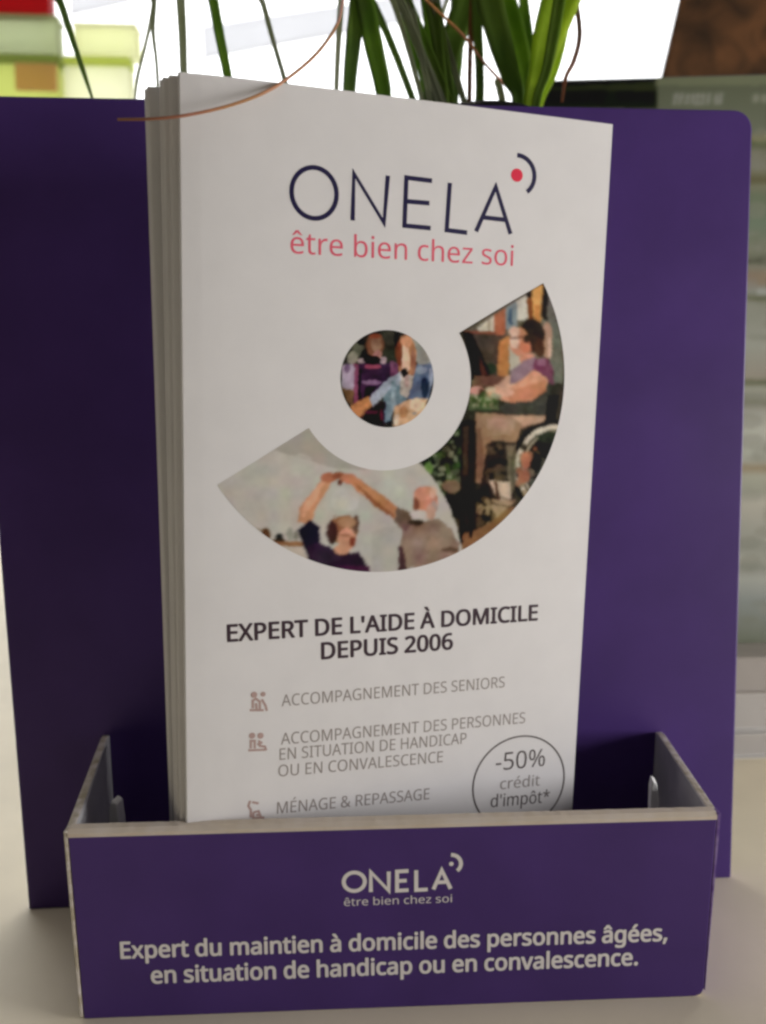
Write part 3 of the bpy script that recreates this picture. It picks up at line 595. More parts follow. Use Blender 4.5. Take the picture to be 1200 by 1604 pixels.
cv.poly([(505, 548), (560, 560), (620, 610), (540, 640), (480, 625)], (62, 48, 66))
cv.ell(618, 492, 62, 60, (130, 92, 66)); cv.ell(572, 505, 22, 48, (66, 48, 44)); cv.ell(668, 470, 14, 38, (96, 74, 62))
cv.ell(632, 462, 38, 22, (152, 112, 84)); cv.ell(632, 530, 40, 46, (188, 130, 104)); cv.ell(612, 575, 34, 22, (190, 134, 106)); cv.ell(655, 541, 13, 20, (116, 62, 46)); cv.ell(626, 515, 24, 8, (150, 98, 78))
cv.poly([(836, 398), (890, 420), (910, 470), (1005, 445), (1055, 480), (1095, 560), (1040, 600), (850, 662), (845, 580), (862, 500), (826, 458)], (126, 108, 94))
cv.poly([(836, 398), (890, 420), (905, 470), (870, 500), (830, 455)], (100, 84, 76))
cv.poly([(845, 560), (862, 560), (880, 665), (845, 665)], (70, 52, 56)); cv.poly([(980, 520), (1095, 540), (1090, 600), (900, 660)], (136, 112, 98)); cv.ell(1055, 575, 36, 12, (92, 76, 62))
cv.ell(955, 380, 50, 66, (186, 118, 94)); cv.ell(945, 345, 40, 28, (200, 132, 108)); cv.ell(985, 340, 16, 24, (198, 156, 138), .8); cv.ell(915, 390, 12, 28, (120, 74, 60)); cv.ell(990, 395, 14, 24, (150, 128, 116))
cv.ell(930, 430, 38, 20, (176, 170, 164)); cv.ell(975, 420, 18, 34, (172, 132, 112)); cv.ell(915, 462, 32, 12, (66, 58, 50))
cv.poly([(1000, 440), (1060, 410), (1096, 470), (1092, 540), (1060, 490)], (170, 166, 156))
LEFT = cv.a.copy()
# ---- right picture: person in a wheelchair at a table beside bookshelves
cv.a[:] = (58, 56, 46)
cv.crop(640, 420, 3.565)
cv.poly([(290, 350), (780, 60), (870, 450), (860, 640), (560, 640), (330, 640)], (96, 90, 78))
cv.poly([(380, 330), (475, 260), (475, 370), (400, 370)], (184, 174, 158)); cv.poly([(440, 290), (456, 280), (456, 370), (440, 370)], (150, 132, 112))
cv.poly([(472, 262), (536, 220), (536, 375), (472, 375)], (160, 92, 64)); cv.poly([(536, 218), (602, 175), (602, 330), (560, 350), (536, 330)], (112, 126, 130)); cv.poly([(556, 230), (572, 220), (572, 310), (556, 310)], (70, 86, 104))
cv.poly([(600, 178), (668, 138), (668, 290), (600, 290)], (182, 176, 162)); cv.poly([(660, 150), (692, 125), (692, 300), (664, 290)], (112, 66, 32)); cv.ell(672, 148, 16, 14, (30, 24, 20))
cv.poly([(686, 112), (750, 80), (738, 280), (690, 260)], (206, 148, 76)); cv.poly([(700, 200), (736, 200), (734, 300), (700, 280)], (180, 118, 60))
cv.poly([(748, 60), (785, 90), (850, 380), (860, 640), (800, 640), (770, 330), (736, 270)], (98, 100, 90)); cv.poly([(748, 70), (778, 100), (770, 290), (738, 270)], (44, 42, 36))
cv.poly([(300, 345), (480, 350), (500, 390), (340, 372)], (122, 72, 56)); cv.poly([(495, 375), (562, 378), (550, 610), (495, 610)], (166, 106, 60)); cv.poly([(560, 420), (625, 400), (620, 560), (556, 570)], (172, 164, 148))
cv.poly([(345, 358), (555, 372), (505, 405), (490, 610), (440, 600), (355, 420)], (76, 66, 58)); cv.ell(455, 560, 35, 30, (54, 62, 48))
cv.poly([(295, 350), (350, 360), (440, 560), (450, 606), (330, 620), (325, 480)], (24, 20, 14)); cv.poly([(385, 470), (440, 590), (400, 600)], (84, 52, 44)); cv.poly([(360, 595), (540, 600), (520, 660), (345, 660)], (104, 78, 62))
cv.poly([(470, 665), (540, 600), (580, 590), (600, 650), (520, 690)], (196, 150, 122))
cv.ell(770, 400, 32, 100, (160, 122, 100)); cv.ell(786, 440, 12, 60, (196, 160, 140)); cv.ell(684, 372, 74, 92, (58, 46, 40)); cv.ell(728, 440, 28, 52, (74, 52, 40))
cv.ell(618, 410, 56, 80, (190, 122, 98)); cv.ell(585, 350, 30, 26, (196, 160, 138)); cv.ell(590, 405, 24, 40, (212, 172, 152)); cv.ell(650, 440, 34, 34, (182, 104, 80)); cv.poly([(568, 384), (640, 374), (642, 384), (570, 396)], (70, 50, 46), .6); cv.ell(660, 390, 20, 26, (64, 50, 44))
cv.poly([(610, 470), (700, 480), (690, 530), (620, 540)], (184, 124, 100))
cv.poly([(566, 570), (640, 515), (705, 490), (700, 580), (600, 640), (560, 640)], (128, 104, 116)); cv.poly([(700, 500), (780, 498), (808, 580), (806, 650), (740, 620), (690, 575)], (104, 64, 82)); cv.ell(740, 520, 30, 20, (136, 94, 112))
cv.poly([(545, 745), (690, 700), (785, 630), (792, 720), (780, 840), (560, 828), (500, 775)], (66, 68, 60))
cv.poly([(425, 665), (560, 668), (650, 600), (700, 560), (775, 618), (765, 680), (690, 738), (560, 748), (440, 715)], (194, 134, 104)); cv.poly([(560, 690), (690, 640), (760, 620), (765, 680), (690, 738), (560, 748)], (176, 112, 82)); cv.ell(530, 690, 60, 22, (210, 156, 130))
cv.ell(372, 678, 46, 22, (190, 130, 120)); cv.ell(402, 684, 12, 14, (90, 60, 54)); cv.ell(455, 675, 30, 14, (196, 170, 140))
cv.poly([(335, 705), (500, 720), (500, 790), (330, 790)], (78, 88, 62)); cv.speck(((340, 700), (500, 770)), [(140, 140, 115), (60, 72, 40), (120, 105, 90)], 40, 14)
cv.poly([(370, 800), (560, 815), (770, 822), (720, 858), (620, 900), (600, 965), (460, 960), (440, 1080), (405, 1200), (368, 1190), (362, 900)], (138, 108, 86)); cv.poly([(430, 835), (600, 842), (570, 925), (440, 930)], (150, 120, 98)); cv.poly([(560, 820), (780, 826), (740, 860), (640, 880)], (172, 138, 110)); cv.poly([(368, 900), (400, 890), (420, 1060), (396, 1190), (370, 1180)], (112, 86, 68))
cv.poly([(780, 710), (836, 706), (812, 860), (762, 846)], (14, 14, 12))
cv.poly([(440, 975), (600, 970), (590, 1300), (400, 1380), (400, 1200)], (52, 46, 40))
cv.speck(((430, 980), (590, 1200)), [(92, 78, 60), (30, 30, 26), (80, 70, 60)], 60, 16)
cv.ell(830, 1110, 266, 268, (16, 14, 12)); cv.ell(830, 1110, 242, 244, (186, 176, 158)); cv.ell(830, 1110, 212, 214, (60, 56, 48)); cv.ell(830, 1110, 202, 204, (158, 150, 132)); cv.ell(830, 1110, 190, 192, (40, 37, 32))
cv.speck(((600, 990), (800, 1280)), [(150, 96, 74), (28, 28, 26), (120, 106, 84), (70, 80, 70)], 46, 20)
for k in range(15):
    an = math.radians(150+k*8); ca, sa = math.cos(an), math.sin(an)
    cv.poly([(830+30*ca-3*sa, 1110+30*sa*-1-3*ca), (830+200*ca-3*sa, 1110-200*sa-3*ca), (830+200*ca+3*sa, 1110-200*sa+3*ca), (830+30*ca+3*sa, 1110-30*sa+3*ca)], (140, 132, 116), .6)
cv.ell(650, 1070, 28, 48, (168, 104, 80)); cv.ell(640, 1160, 32, 40, (158, 104, 76)); cv.ell(712, 1080, 26, 56, (18, 18, 16)); cv.ell(790, 945, 70, 34, (50, 54, 46)); cv.poly([(540, 985), (600, 975), (600, 1200), (560, 1290)], (118, 108, 90), .7)
cv.poly([(440, 1180), (560, 1190), (575, 1300), (500, 1300)], (188, 164, 140)); cv.poly([(470, 1190), (485, 1190), (510, 1290), (490, 1290)], (80, 60, 50)); cv.poly([(440, 1290), (600, 1290), (480, 1420), (420, 1400)], (150, 124, 96)); cv.ell(520, 1300, 90, 26, (66, 58, 46), 1, .2, .55)
cv.poly([(370, 1250), (440, 1200), (470, 1400), (400, 1480), (365, 1480)], (30, 28, 22)); cv.speck(((360, 1280), (480, 1480)), [(140, 120, 92), (24, 22, 18), (86, 72, 54)], 50, 15)
cv.poly([(60, 1100), (300, 850), (310, 1400), (230, 1380)], (40, 44, 34)); cv.speck(((80, 880), (320, 1280)), [(118, 124, 104), (60, 82, 44), (20, 22, 16), (84, 92, 72)], 110, 17)
cv.ell(235, 1215, 55, 38, (112, 96, 76)); cv.ell(110, 1115, 26, 34, (96, 122, 66)); cv.poly([(200, 1265), (290, 1280), (280, 1400), (230, 1370)], (16, 18, 22))
cv.poly([(288, 850), (372, 850), (374, 1560), (288, 1560)], (42, 37, 31)); cv.poly([(300, 880), (330, 880), (330, 1150), (300, 1150)], (70, 56, 46)); cv.poly([(282, 1290), (306, 1290), (306, 1560), (282, 1560)], (12, 12, 10))
cv.poly([(300, 1480), (440, 1430), (560, 1330), (600, 1330), (420, 1600), (290, 1600)], (116, 86, 58)); cv.poly([(335, 1330), (348, 1330), (348, 1500), (335, 1500)], (14, 14, 12))
RIGHT = cv.a.copy()
pts_b = [(655, 722), (676, 745), (697, 778), (712, 815), (722, 852), (728, 880)]
xb = np.interp(cv.Y, [p[1] for p in pts_b], [p[0] for p in pts_b])
mk = (cv.X < xb)[..., None]
cv.a = np.where(mk, LEFT, RIGHT)
# coarse grain of a small halftone print
g1 = cv.rng.normal(0, 1, (cv.h//5+2, cv.w//5+2, 1))*np.ones((1, 1, 3))+cv.rng.normal(0, .25, (cv.h//5+2, cv.w//5+2, 3)); g1 = np.kron(g1, np.ones((5, 5, 1)))[:cv.h, :cv.w]
amp = np.where(mk, 2.5, 8.0)
keep = cv.a.copy(); cv.photographic(.5, 7, .08); rich = cv.a; cv.a = keep; cv.photographic(.6, 6, .02)
cv.a = np.where(mk & (abs(keep-np.array([166, 163, 155])).sum(-1, keepdims=True) < 60), cv.a, rich)
cv.a = np.clip(cv.a+g1*amp*.35, 4, 240); cv.blur(7)

# ring geometry on the sheet
C0 = Vector(linv(603, 595))
r_in = ((Vector(linv(603, 738))-C0).length+(Vector(linv(736, 598))-C0).length)/2
r_out = ((Vector(linv(575, 898))-C0).length+(Vector(linv(881, 590))-C0).length)/2
def ang(px, py):
    v = Vector(linv(px, py))-C0; return math.atan2(v.y, v.x)
a_hi = ang(855, 441); a_hi2 = ang(723, 519); a_lo = ang(329, 767)-2*math.pi; a_lo2 = ang(481, 672)-2*math.pi
if a_lo < -2*math.pi: a_lo += 2*math.pi
if a_lo2 < -2*math.pi: a_lo2 += 2*math.pi
def in_left(x, y):                            # boundary between the two pictures runs along an arc
    pts = [(655, 722), (676, 745), (697, 778), (712, 815), (722, 852), (728, 880)]
    if y < 722: return x < 655
    for (xa, ya), (xb, yb) in zip(pts, pts[1:]):
        if y <= yb: return x < xa+(xb-xa)*(y-ya)/(yb-ya)
    return x < 728
NT, NR = 330, 76
V = []; UV = []
for j in range(NR+1):
    rr = r_in+(r_out-r_in)*j/NR; f = j/NR
    A0, A1 = a_lo2+(a_lo-a_lo2)*f, a_hi2+(a_hi-a_hi2)*f
    for i in range(NT+1):
        an = A0+(A1-A0)*i/NT; q = C0+Vector((math.cos(an), math.sin(an)))*rr
        P = lp(q.x, q.y, OL); V.append(P-L0); UV.append(topx(P))
FL = []; FR = []
for j in range(NR):
    for i in range(NT):
        k = j*(NT+1)+i; f = (k+NT+1, k+NT+2, k+1, k)
        (FL if in_left(*UV[k]) else FR).append(tuple(reversed(f)) if False else f)
def sub(V, UV, Fs):
    used = sorted({v for f in Fs for v in f}); mp = {v: i for i, v in enumerate(used)}
    return [V[v] for v in used], [UV[v] for v in used], [tuple(mp[v] for v in f) for f in Fs]
v_, u_, f_ = sub(V, UV, FL); 
pl_ = colour_mesh(v_, u_, f_, cv, 'printed_picture', cover); pl_['label'] = 'printed picture of two people dancing with raised hands'
v_, u_, f_ = sub(V, UV, FR); 
pr_ = colour_mesh(v_, u_, f_, cv, 'printed_picture', cover); pr_['label'] = 'printed picture of a person in a wheelchair at a table'

# small round picture
cc = Canvas(520, 500, 700, 690, (60, 58, 50), 2.0)
cc.crop(510, 490, 6.0)
cc.poly([(780, 150), (1050, 150), (1050, 520), (860, 500)], (150, 150, 138)); cc.ell(300, 330, 60, 70, (92, 90, 74)); cc.ell(250, 420, 50, 60, (140, 132, 112)); cc.ell(330, 270, 40, 30, (20, 24, 18)); cc.ell(600, 230, 70, 80, (70, 68, 58)); cc.ell(670, 250, 30, 70, (24, 22, 18))
cc.ell(375, 400, 50, 70, (18, 22, 20)); cc.ell(460, 300, 85, 112, (126, 84, 58)); cc.ell(470, 290, 50, 80, (156, 116, 86)); cc.ell(460, 215, 60, 26, (150, 78, 44)); cc.ell(485, 395, 46, 44, (196, 122, 112)); cc.ell(340, 450, 44, 30, (150, 130, 134)); cc.ell(540, 440, 34, 36, (176, 140, 150))
cc.poly([(290, 480), (600, 470), (660, 560), (640, 640), (500, 720), (400, 830), (270, 870), (260, 600)], (70, 42, 74)); cc.ell(432, 440, 78, 40, (14, 16, 18))
cc.poly([(375, 484), (520, 484), (520, 514), (375, 514)], (164, 66, 96)); cc.poly([(262, 470), (302, 480), (300, 860), (262, 860)], (136, 66, 98)); cc.poly([(306, 520), (330, 520), (330, 840), (306, 840)], (34, 20, 40)); cc.ell(430, 650, 100, 28, (136, 100, 138)); cc.poly([(600, 450), (680, 470), (690, 560), (610, 600)], (120, 70, 104))
cc.poly([(380, 700), (480, 690), (430, 760), (360, 800)], (20, 16, 26))
cc.poly([(150, 490), (262, 480), (262, 740), (150, 700)], (164, 144, 172)); cc.ell(205, 520, 28, 40, (108, 84, 116)); cc.poly([(140, 700), (262, 730), (250, 860), (190, 830)], (120, 88, 58))
cc.ell(760, 400, 92, 195, (190, 118, 74)); cc.ell(690, 380, 34, 110, (120, 62, 36)); cc.ell(752, 420, 40, 140, (230, 176, 138)); cc.ell(820, 470, 26, 130, (164, 100, 76)); cc.ell(770, 270, 50, 50, (214, 140, 92))
cc.poly([(540, 780), (620, 640), (760, 600), (760, 820), (640, 880), (600, 1030), (540, 1030)], (100, 126, 142)); cc.poly([(405, 800), (600, 600), (730, 535), (740, 640), (620, 700), (440, 880)], (152, 162, 182)); cc.poly([(620, 640), (660, 620), (650, 900), (610, 980)], (130, 156, 172))
cc.poly([(700, 560), (830, 590), (770, 800), (700, 760)], (184, 168, 154)); cc.ell(742, 560, 26, 44, (16, 14, 18)); cc.ell(760, 640, 24, 60, (180, 140, 132))
cc.poly([(850, 490), (1010, 480), (1010, 640), (970, 810), (770, 810), (822, 620)], (94, 110, 142)); cc.ell(930, 700, 40, 100, (46, 62, 88)); cc.ell(900, 540, 60, 34, (130, 142, 172)); cc.ell(985, 600, 20, 90, (140, 150, 176))
cc.poly([(230, 870), (400, 780), (432, 860), (325, 985), (240, 930)], (210, 124, 66)); cc.poly([(330, 980), (420, 890), (560, 820), (545, 1070), (420, 1070)], (52, 24, 50)); cc.ell(430, 930, 60, 16, (130, 50, 80)); cc.ell(480, 1010, 60, 34, (12, 8, 12)); cc.ell(520, 960, 18, 60, (120, 40, 64)); cc.ell(600, 1035, 34, 24, (30, 34, 44))
cc.poly([(640, 870), (780, 810), (960, 800), (930, 960), (780, 1060), (630, 1060)], (216, 160, 110)); cc.ell(850, 860, 70, 60, (226, 186, 146)); cc.ell(730, 930, 44, 60, (200, 128, 80)); cc.ell(660, 1000, 26, 50, (228, 190, 160)); cc.ell(840, 940, 20, 14, (150, 140, 140))
cc.photographic(1.5, 9, .14); _g = cc.a.mean(-1, keepdims=True); cc.a = (_g+(cc.a-_g)*.8)*.92; cc.blur(14)
C1 = Vector(linv(607, 594)); r1 = ((Vector(linv(607, 671))-C1).length+(Vector(linv(535, 598))-C1).length)/2
V = [lp(C1.x, C1.y, OL)-L0]; UV = [topx(lp(C1.x, C1.y, OL))]; Fc = []; NR, NT = 44, 150
for j in range(1, NR+1):
    for i in range(NT):
        an = 2*math.pi*i/NT; q = C1+Vector((math.cos(an), math.sin(an)))*(r1*j/NR); P = lp(q.x, q.y, OL); V.append(P-L0); UV.append(topx(P))
for i in range(NT): Fc.append((0, 1+i, 1+(i+1) % NT))
for j in range(NR-1):
    for i in range(NT):
        a = 1+j*NT+i; b = 1+j*NT+(i+1) % NT; Fc.append((a, a+NT, b+NT, b))
pc_ = colour_mesh(V, UV, Fc, cc, 'printed_picture', cover); pc_['label'] = 'small round printed picture of two people sitting together'

# ------------------------------------------------------------------ plant in a slim black vase
m_vase = mat('black_glaze', (.012, .012, .012), rough=.25, spec=.6)
m_soil = mat('potting_soil', (.03, .02, .012), rough=.95, color2=(.08, .05, .03), noise_scale=300, bump=1, bump_scale=600)
def leaf_mat(name, c, c2, tr):
    return mat(name, c, rough=.45, spec=.3, color2=c2, noise_scale=55, translucent=tr)
LM = {'dark': leaf_mat('dark_leaf', (.10, .18, .035), (.17, .26, .045), .5),
      'mid': leaf_mat('mid_leaf', (.22, .34, .05), (.13, .23, .03), .6),
      'bright': leaf_mat('bright_leaf', (.58, .72, .09), (.36, .50, .05), .7),
      'olive': leaf_mat('grey_green_leaf', (.36, .38, .26), (.26, .29, .16), .5),
      'brown': leaf_mat('dry_brown_leaf', (.26, .09, .035), (.16, .06, .02), .25),
      'stem': leaf_mat('thin_runner', (.42, .17, .11), (.34, .16, .05), .1)}
VY = .048
vc = at(752, 203, VY); VR = .0225; VZ = vc.z
plant = empty('potted_grass_plant', (vc.x, VY, 0)); PB = Vector((vc.x, VY, 0))
tag(plant, 'green arching grass plant in slim black vase behind the purple backboard', 'plant')
def lathe(prof, c, n=40):
    V = []; Fc = []
    for r_, z in prof:
        for k in range(n): V.append(Vector(c)+Vector((r_*math.cos(2*math.pi*k/n), r_*math.sin(2*math.pi*k/n), z)))
    for j in range(len(prof)-1):
        for k in range(n): Fc.append((j*n+k, j*n+(k+1) % n, (j+1)*n+(k+1) % n, (j+1)*n+k))
    return mesh_from(V, Fc, smooth=True)
link('vase', lathe([(.0001, 0), (.030, 0), (.032, .004), (.030, .05), (.024, .13), (.021, VZ-.03), (VR-.001, VZ-.004), (VR, VZ), (VR-.0015, VZ+.0006), (VR-.003, VZ-.002), (.016, VZ-.03), (.0001, VZ-.031)], (0, 0, 0)), m_vase, plant)
link('soil', lathe([(.0001, VZ-.006), (.012, VZ-.0065), (.0205, VZ-.008)], (0, 0, 0)), m_soil, plant)

def blade(pts, widths, m, y0, y1=None, root=None, tip=None):
    """pts: photo spots with their half depths; drawn as a creased ribbon through real places behind the board"""
    y1 = y0 if y1 is None else y1
    P = []
    for i, (x, y) in enumerate(pts):
        d = y0+(y1-y0)*i/(len(pts)-1); q = at(x, y, d); P.append(q)
    Wd = [1.3*w_/F_PX*(p-CAM_POS).dot(F_) for w_, p in zip(widths, P)]
    if root is not None: P.insert(0, root); Wd.insert(0, Wd[0]*.8)
    Q = catmull(P, 8); n = len(Q); V = []; Fc = []
    for i, q in enumerate(Q):
        t_ = i/8; k = min(int(t_), len(Wd)-2); wv = Wd[k]+(Wd[k+1]-Wd[k])*(t_-k)
        tg = (Q[min(i+1, n-1)]-Q[max(i-1, 0)]).normalized()
        view = (q-CAM_POS).normalized(); sd = tg.cross(view).normalized(); nn = sd.cross(tg)
        h = wv/2
        for s, dd in ((-1, 0), (-.5, .12), (0, .26), (.5, .12), (1, 0)): V.append(q+sd*(s*h)+nn*(dd*h)-PB)
    for i in range(n-1):
        for k in range(4): Fc.append((i*5+k, i*5+k+1, (i+1)*5+k+1, (i+1)*5+k))
    o = link('leaf', mesh_from(V, Fc, smooth=True), LM[m], plant)
    s = o.modifiers.new('thickness', 'SOLIDIFY'); s.thickness = .00025
    return o
def soil(x, y=0.0): return Vector((vc.x+x, VY+y, VZ-.012))
# upright blades that rise from the vase: spots from the rim upwards
blade([(668, 165), (683, 150), (708, 70), (733, -10), (760, -120), (740, -260)], [20, 23, 29, 31, 28, 6], 'dark', .050, .045, soil(-.014))
blade([(714, 165), (712, 120), (709, 60), (712, -30), (700, -200)], [7, 8, 10, 10, 3], 'dark', .058, .065, soil(-.008))
blade([(751, 162), (751, 100), (747, 20), (748, -80), (770, -230)], [11, 11, 13, 14, 4], 'dark', .045, .04, soil(-.002))
blade([(812, 160), (800, 120), (785, 70), (768, 5), (745, -90), (700, -240)], [15, 22, 28, 32, 30, 6], 'dark', .040, .035, soil(.010))
blade([(822, 162), (822, 110), (808, 50), (792, -10), (775, -90), (770, -220)], [12, 19, 22, 22, 18, 4], 'mid', .046, .05, soil(.012))
blade([(828, 162), (832, 110), (826, 50), (820, -10), (822, -90), (850, -220)], [10, 13, 13, 12, 10, 3], 'mid', .050, .06, soil(.014))
blade([(832, 164), (845, 112), (862, 50), (882, -12), (910, -100), (960, -230)], [19, 26, 40, 48, 42, 8], 'bright', .036, .030, soil(.016))
blade([(840, 162), (856, 110), (868, 50), (878, -12), (890, -100), (890, -230)], [10, 12, 15, 15, 14, 4], 'mid', .033, .026, soil(.018))
blade([(846, 162), (868, 112), (882, 50), (889, -12), (900, -110), (950, -230)], [8, 10, 13, 14, 12, 4], 'bright', .052, .05, soil(.016))
blade([(820, 170), (828, 120), (848, 60), (862, -10), (880, -110), (850, -230)], [9, 12, 16, 16, 12, 4], 'mid', .056, .058, soil(.010))
blade([(665, 165), (660, 120), (641, 55), (628, -12), (612, -120), (560, -230)], [5, 6, 9, 11, 10, 3], 'mid', .053, .052, soil(-.016))
blade([(660, 165), (666, 110), (690, 30), (708, -30), (720, -150)], [4, 5, 5, 5, 2], 'olive', .066, .08, soil(-.012))
blade([(786, 172), (783, 140), (778, 128), (780, 122)], [9, 9, 7, 3], 'olive', .055, .056, soil(.004))
blade([(700, 168), (716, 130), (722, 60), (724, -20), (690, -150)], [6, 7, 8, 7, 2], 'mid', .062, .07, soil(-.006))
# drooping leaves: over the top and down again, thin tip last
def droop(spots, widths, m, y, up):
    blade([(700+(spots[0][0]-700)*.25, -60), (700+(spots[0][0]-700)*.65, up)]+spots, [widths[0]]*2+widths, m, .045, y, soil(random.uniform(-.015, .01)))
droop([(562, -60), (560, 5), (553, 70), (547, 140), (545, 230)], [20, 20, 19, 16, 4], 'dark', .03, -260)
droop([(560, -70), (571, 0), (585, 70), (600, 140), (612, 240)], [24, 23, 23, 20, 4], 'mid', .028, -280)
droop([(538, -60), (534, 5), (530, 70), (527, 140), (527, 200)], [9, 8, 7, 6, 3], 'olive', .03, -240)
droop([(395, -50), (412, 5), (427, 60), (446, 125), (460, 170)], [8, 7, 6, 6, 3], 'olive', .045, -240)
droop([(325, -50), (334, 0), (344, 55), (356, 115), (368, 180)], [13, 13, 12, 11, 3], 'mid', .035, -250)
droop([(281, -50), (283, 0), (286, 55), (288, 115), (292, 180)], [12, 11, 10, 9, 3], 'olive', .04, -230)
droop([(246, -50), (242, 0), (240, 50), (245, 95), (248, 145), (250, 170)], [7, 6, 5, 4, 4, 2], 'olive', .05, -210)
droop([(246, -60), (240, 10), (228, 70), (216, 120), (210, 170)], [6, 5, 4, 4, 2], 'olive', .06, -200)
droop([(72, -45), (94, 2), (113, 60), (130, 110), (146, 158)], [10, 9, 7, 6, 3], 'dark', .035, -220)
droop([(890, -60), (902, 0), (908, 55), (899, 95), (886, 122), (880, 160)], [7, 6, 6, 6, 5, 3], 'brown', .026, -120)
# thin brown runners
def runner(P3, r0, r1):
    Q = catmull(P3, 10); n = len(Q)
    link('runner', tube([q-PB for q in Q], [r0+(r1-r0)*i/(n-1) for i in range(n)]), LM['stem'], plant)
runner([soil(.006), at(806, 150, .050), at(792, 134, .046), (at(760, 100, .042)), at(725, 55, .04), at(668, 0, .036), at(600, -70, .03), at(560, -110, .02), at(545, -50, .0), at(536, 5, -.018), at(527, 40, -.03), at(492, 88, -.044), at(432, 135, -.052), at(370, 162, -.056), at(300, 179, -.058), at(240, 186, -.057), at(185, 187, -.054)], .00055, .00030)

# ------------------------------------------------------------------ printed card and booklets behind the right side
m_cardedge = mat('card_edge', (.10, .10, .085), rough=.6)
CN = Vector((0, -1, .10)).normalized(); CP = Vector((0, .112, .045))
def cpt(px, py): return hit(px, py, CP, CN)
base_z = cpt(1185, 1052).z
tl, tr = cpt(848, 126), cpt(1340, 113)
bl = cpt(860, 1052); br_ = cpt(1310, 1052); bl.z = br_.z = base_z
for q in (bl, br_): q.y = CP.y-(CP.z-base_z)*CN.z/(-CN.y)*1.0
ex = (br_-bl); W_c = ex.length
card = link('printed_card', plate([bl, br_, tr, tl], Vector((0, .004, 0))), [m_cardedge, m_cardedge, m_cardedge])
tag(card, 'tall grey green printed card leaning upright behind the right of the backboard', 'card')
ck = Canvas(840, 100, 1350, 1070, (104, 108, 94), .5)
ck.crop(0, 0, 1)
bands = [(100, (88, 92, 76)), (205, (102, 106, 92)), (216, (120, 116, 84)), (224, (84, 92, 66)), (236, (112, 112, 98)), (262, (118, 118, 104)), (282, (94, 92, 70)), (291, (112, 114, 96)), (305, (100, 108, 90)), (350, (102, 114, 98)), (390, (110, 114, 98)), (407, (84, 86, 74)), (416, (118, 118, 104)), (430, (124, 108, 94)), (455, (126, 128, 118)), (466, (92, 94, 76)), (476, (124, 126, 112)), (540, (138, 140, 128)), (590, (134, 128, 114)), (598, (92, 94, 76)), (608, (140, 142, 126)), (630, (112, 112, 98)), (643, (142, 142, 130)), (670, (160, 160, 148)), (720, (150, 152, 138)), (732, (132, 118, 94)), (744, (148, 148, 130)), (770, (136, 138, 122)), (785, (158, 154, 140)), (860, (130, 132, 120)), (872, (150, 150, 136)), (888, (124, 126, 114)), (905, (146, 148, 138)), (940, (122, 128, 122)), (1000, (106, 110, 96)), (1040, (84, 86, 70)), (1080, (84, 86, 70))]
for (ya, ca), (yb, cb) in zip(bands, bands[1:]):
    for s_ in range(int(ya), int(yb), 2):
        f = (s_-ya)/(yb-ya); c = [ca[i]+(cb[i]-ca[i])*f for i in range(3)]
        cv_y = s_+random.uniform(-1, 1)
        ck.poly([(840, s_), (1350, s_), (1350, s_+3), (840, s_+3)], c)
for k in range(140):
    x, y = random.uniform(1165, 1340), random.uniform(200, 1030); q = random.uniform(-22, 22)
    ck.ell(x, y, random.uniform(5, 24), random.uniform(3, 14), tuple(min(190, max(50, 122+q+d)) for d in (0, 1, -12)), .35)
ck.poly([(1186, 428), (1250, 428), (1250, 446), (1186, 446)], (126, 112, 96)); ck.poly([(1186, 452), (1250, 452), (1250, 462), (1186, 462)], (140, 144, 136))
ck.poly([(840, 100), (1030, 100), (1030, 170), (840, 170)], (44, 48, 34)); ck.poly([(845, 128), (1028, 118), (1028, 126), (845, 136)], (20, 24, 12)); ck.poly([(850, 136), (1030, 126), (1030, 140), (850, 142)], (58, 62, 46))  # dark upper left of the card: a reflection painted into the print
ck.poly([(850, 142), (950, 142), (945, 158), (850, 160)], (16, 18, 12)); ck.poly([(965, 144), (1028, 142), (1028, 156), (970, 158)], (26, 30, 22)); ck.poly([(1028, 100), (1350, 96), (1350, 130), (1028, 134)], (104, 108, 88))
for k in range(9):
    x = 1052+k*9+random.uniform(-2, 2); ck.poly([(x, 163), (x+5, 163), (x+8, 145), (x+3, 145)], (146, 148, 138), .7)
for k in range(5):
    ck.poly([(1180+k*14, 148), (1189+k*14, 148), (1189+k*14, 160), (1180+k*14, 160)], (140, 142, 126), .6)
ck.blur(2)
V = []; UV = []; Fc = []; NX, NY = 120, 300
for j in range(NY+1):
    for i in range(NX+1):
        u, v = .004+.992*i/NX, .002+.996*j/NY
        P = (bl*(1-u)+br_*u)*(1-v)+(tl*(1-u)+tr*u)*v+Vector((0, -.0003, 0)); V.append(P); UV.append(topx(P))
for j in range(NY):
    for i in range(NX): k = j*(NX+1)+i; Fc.append((k, k+1, k+NX+2, k+NX+1))
colour_mesh(V, UV, Fc, ck, 'printed_face', card, .78)

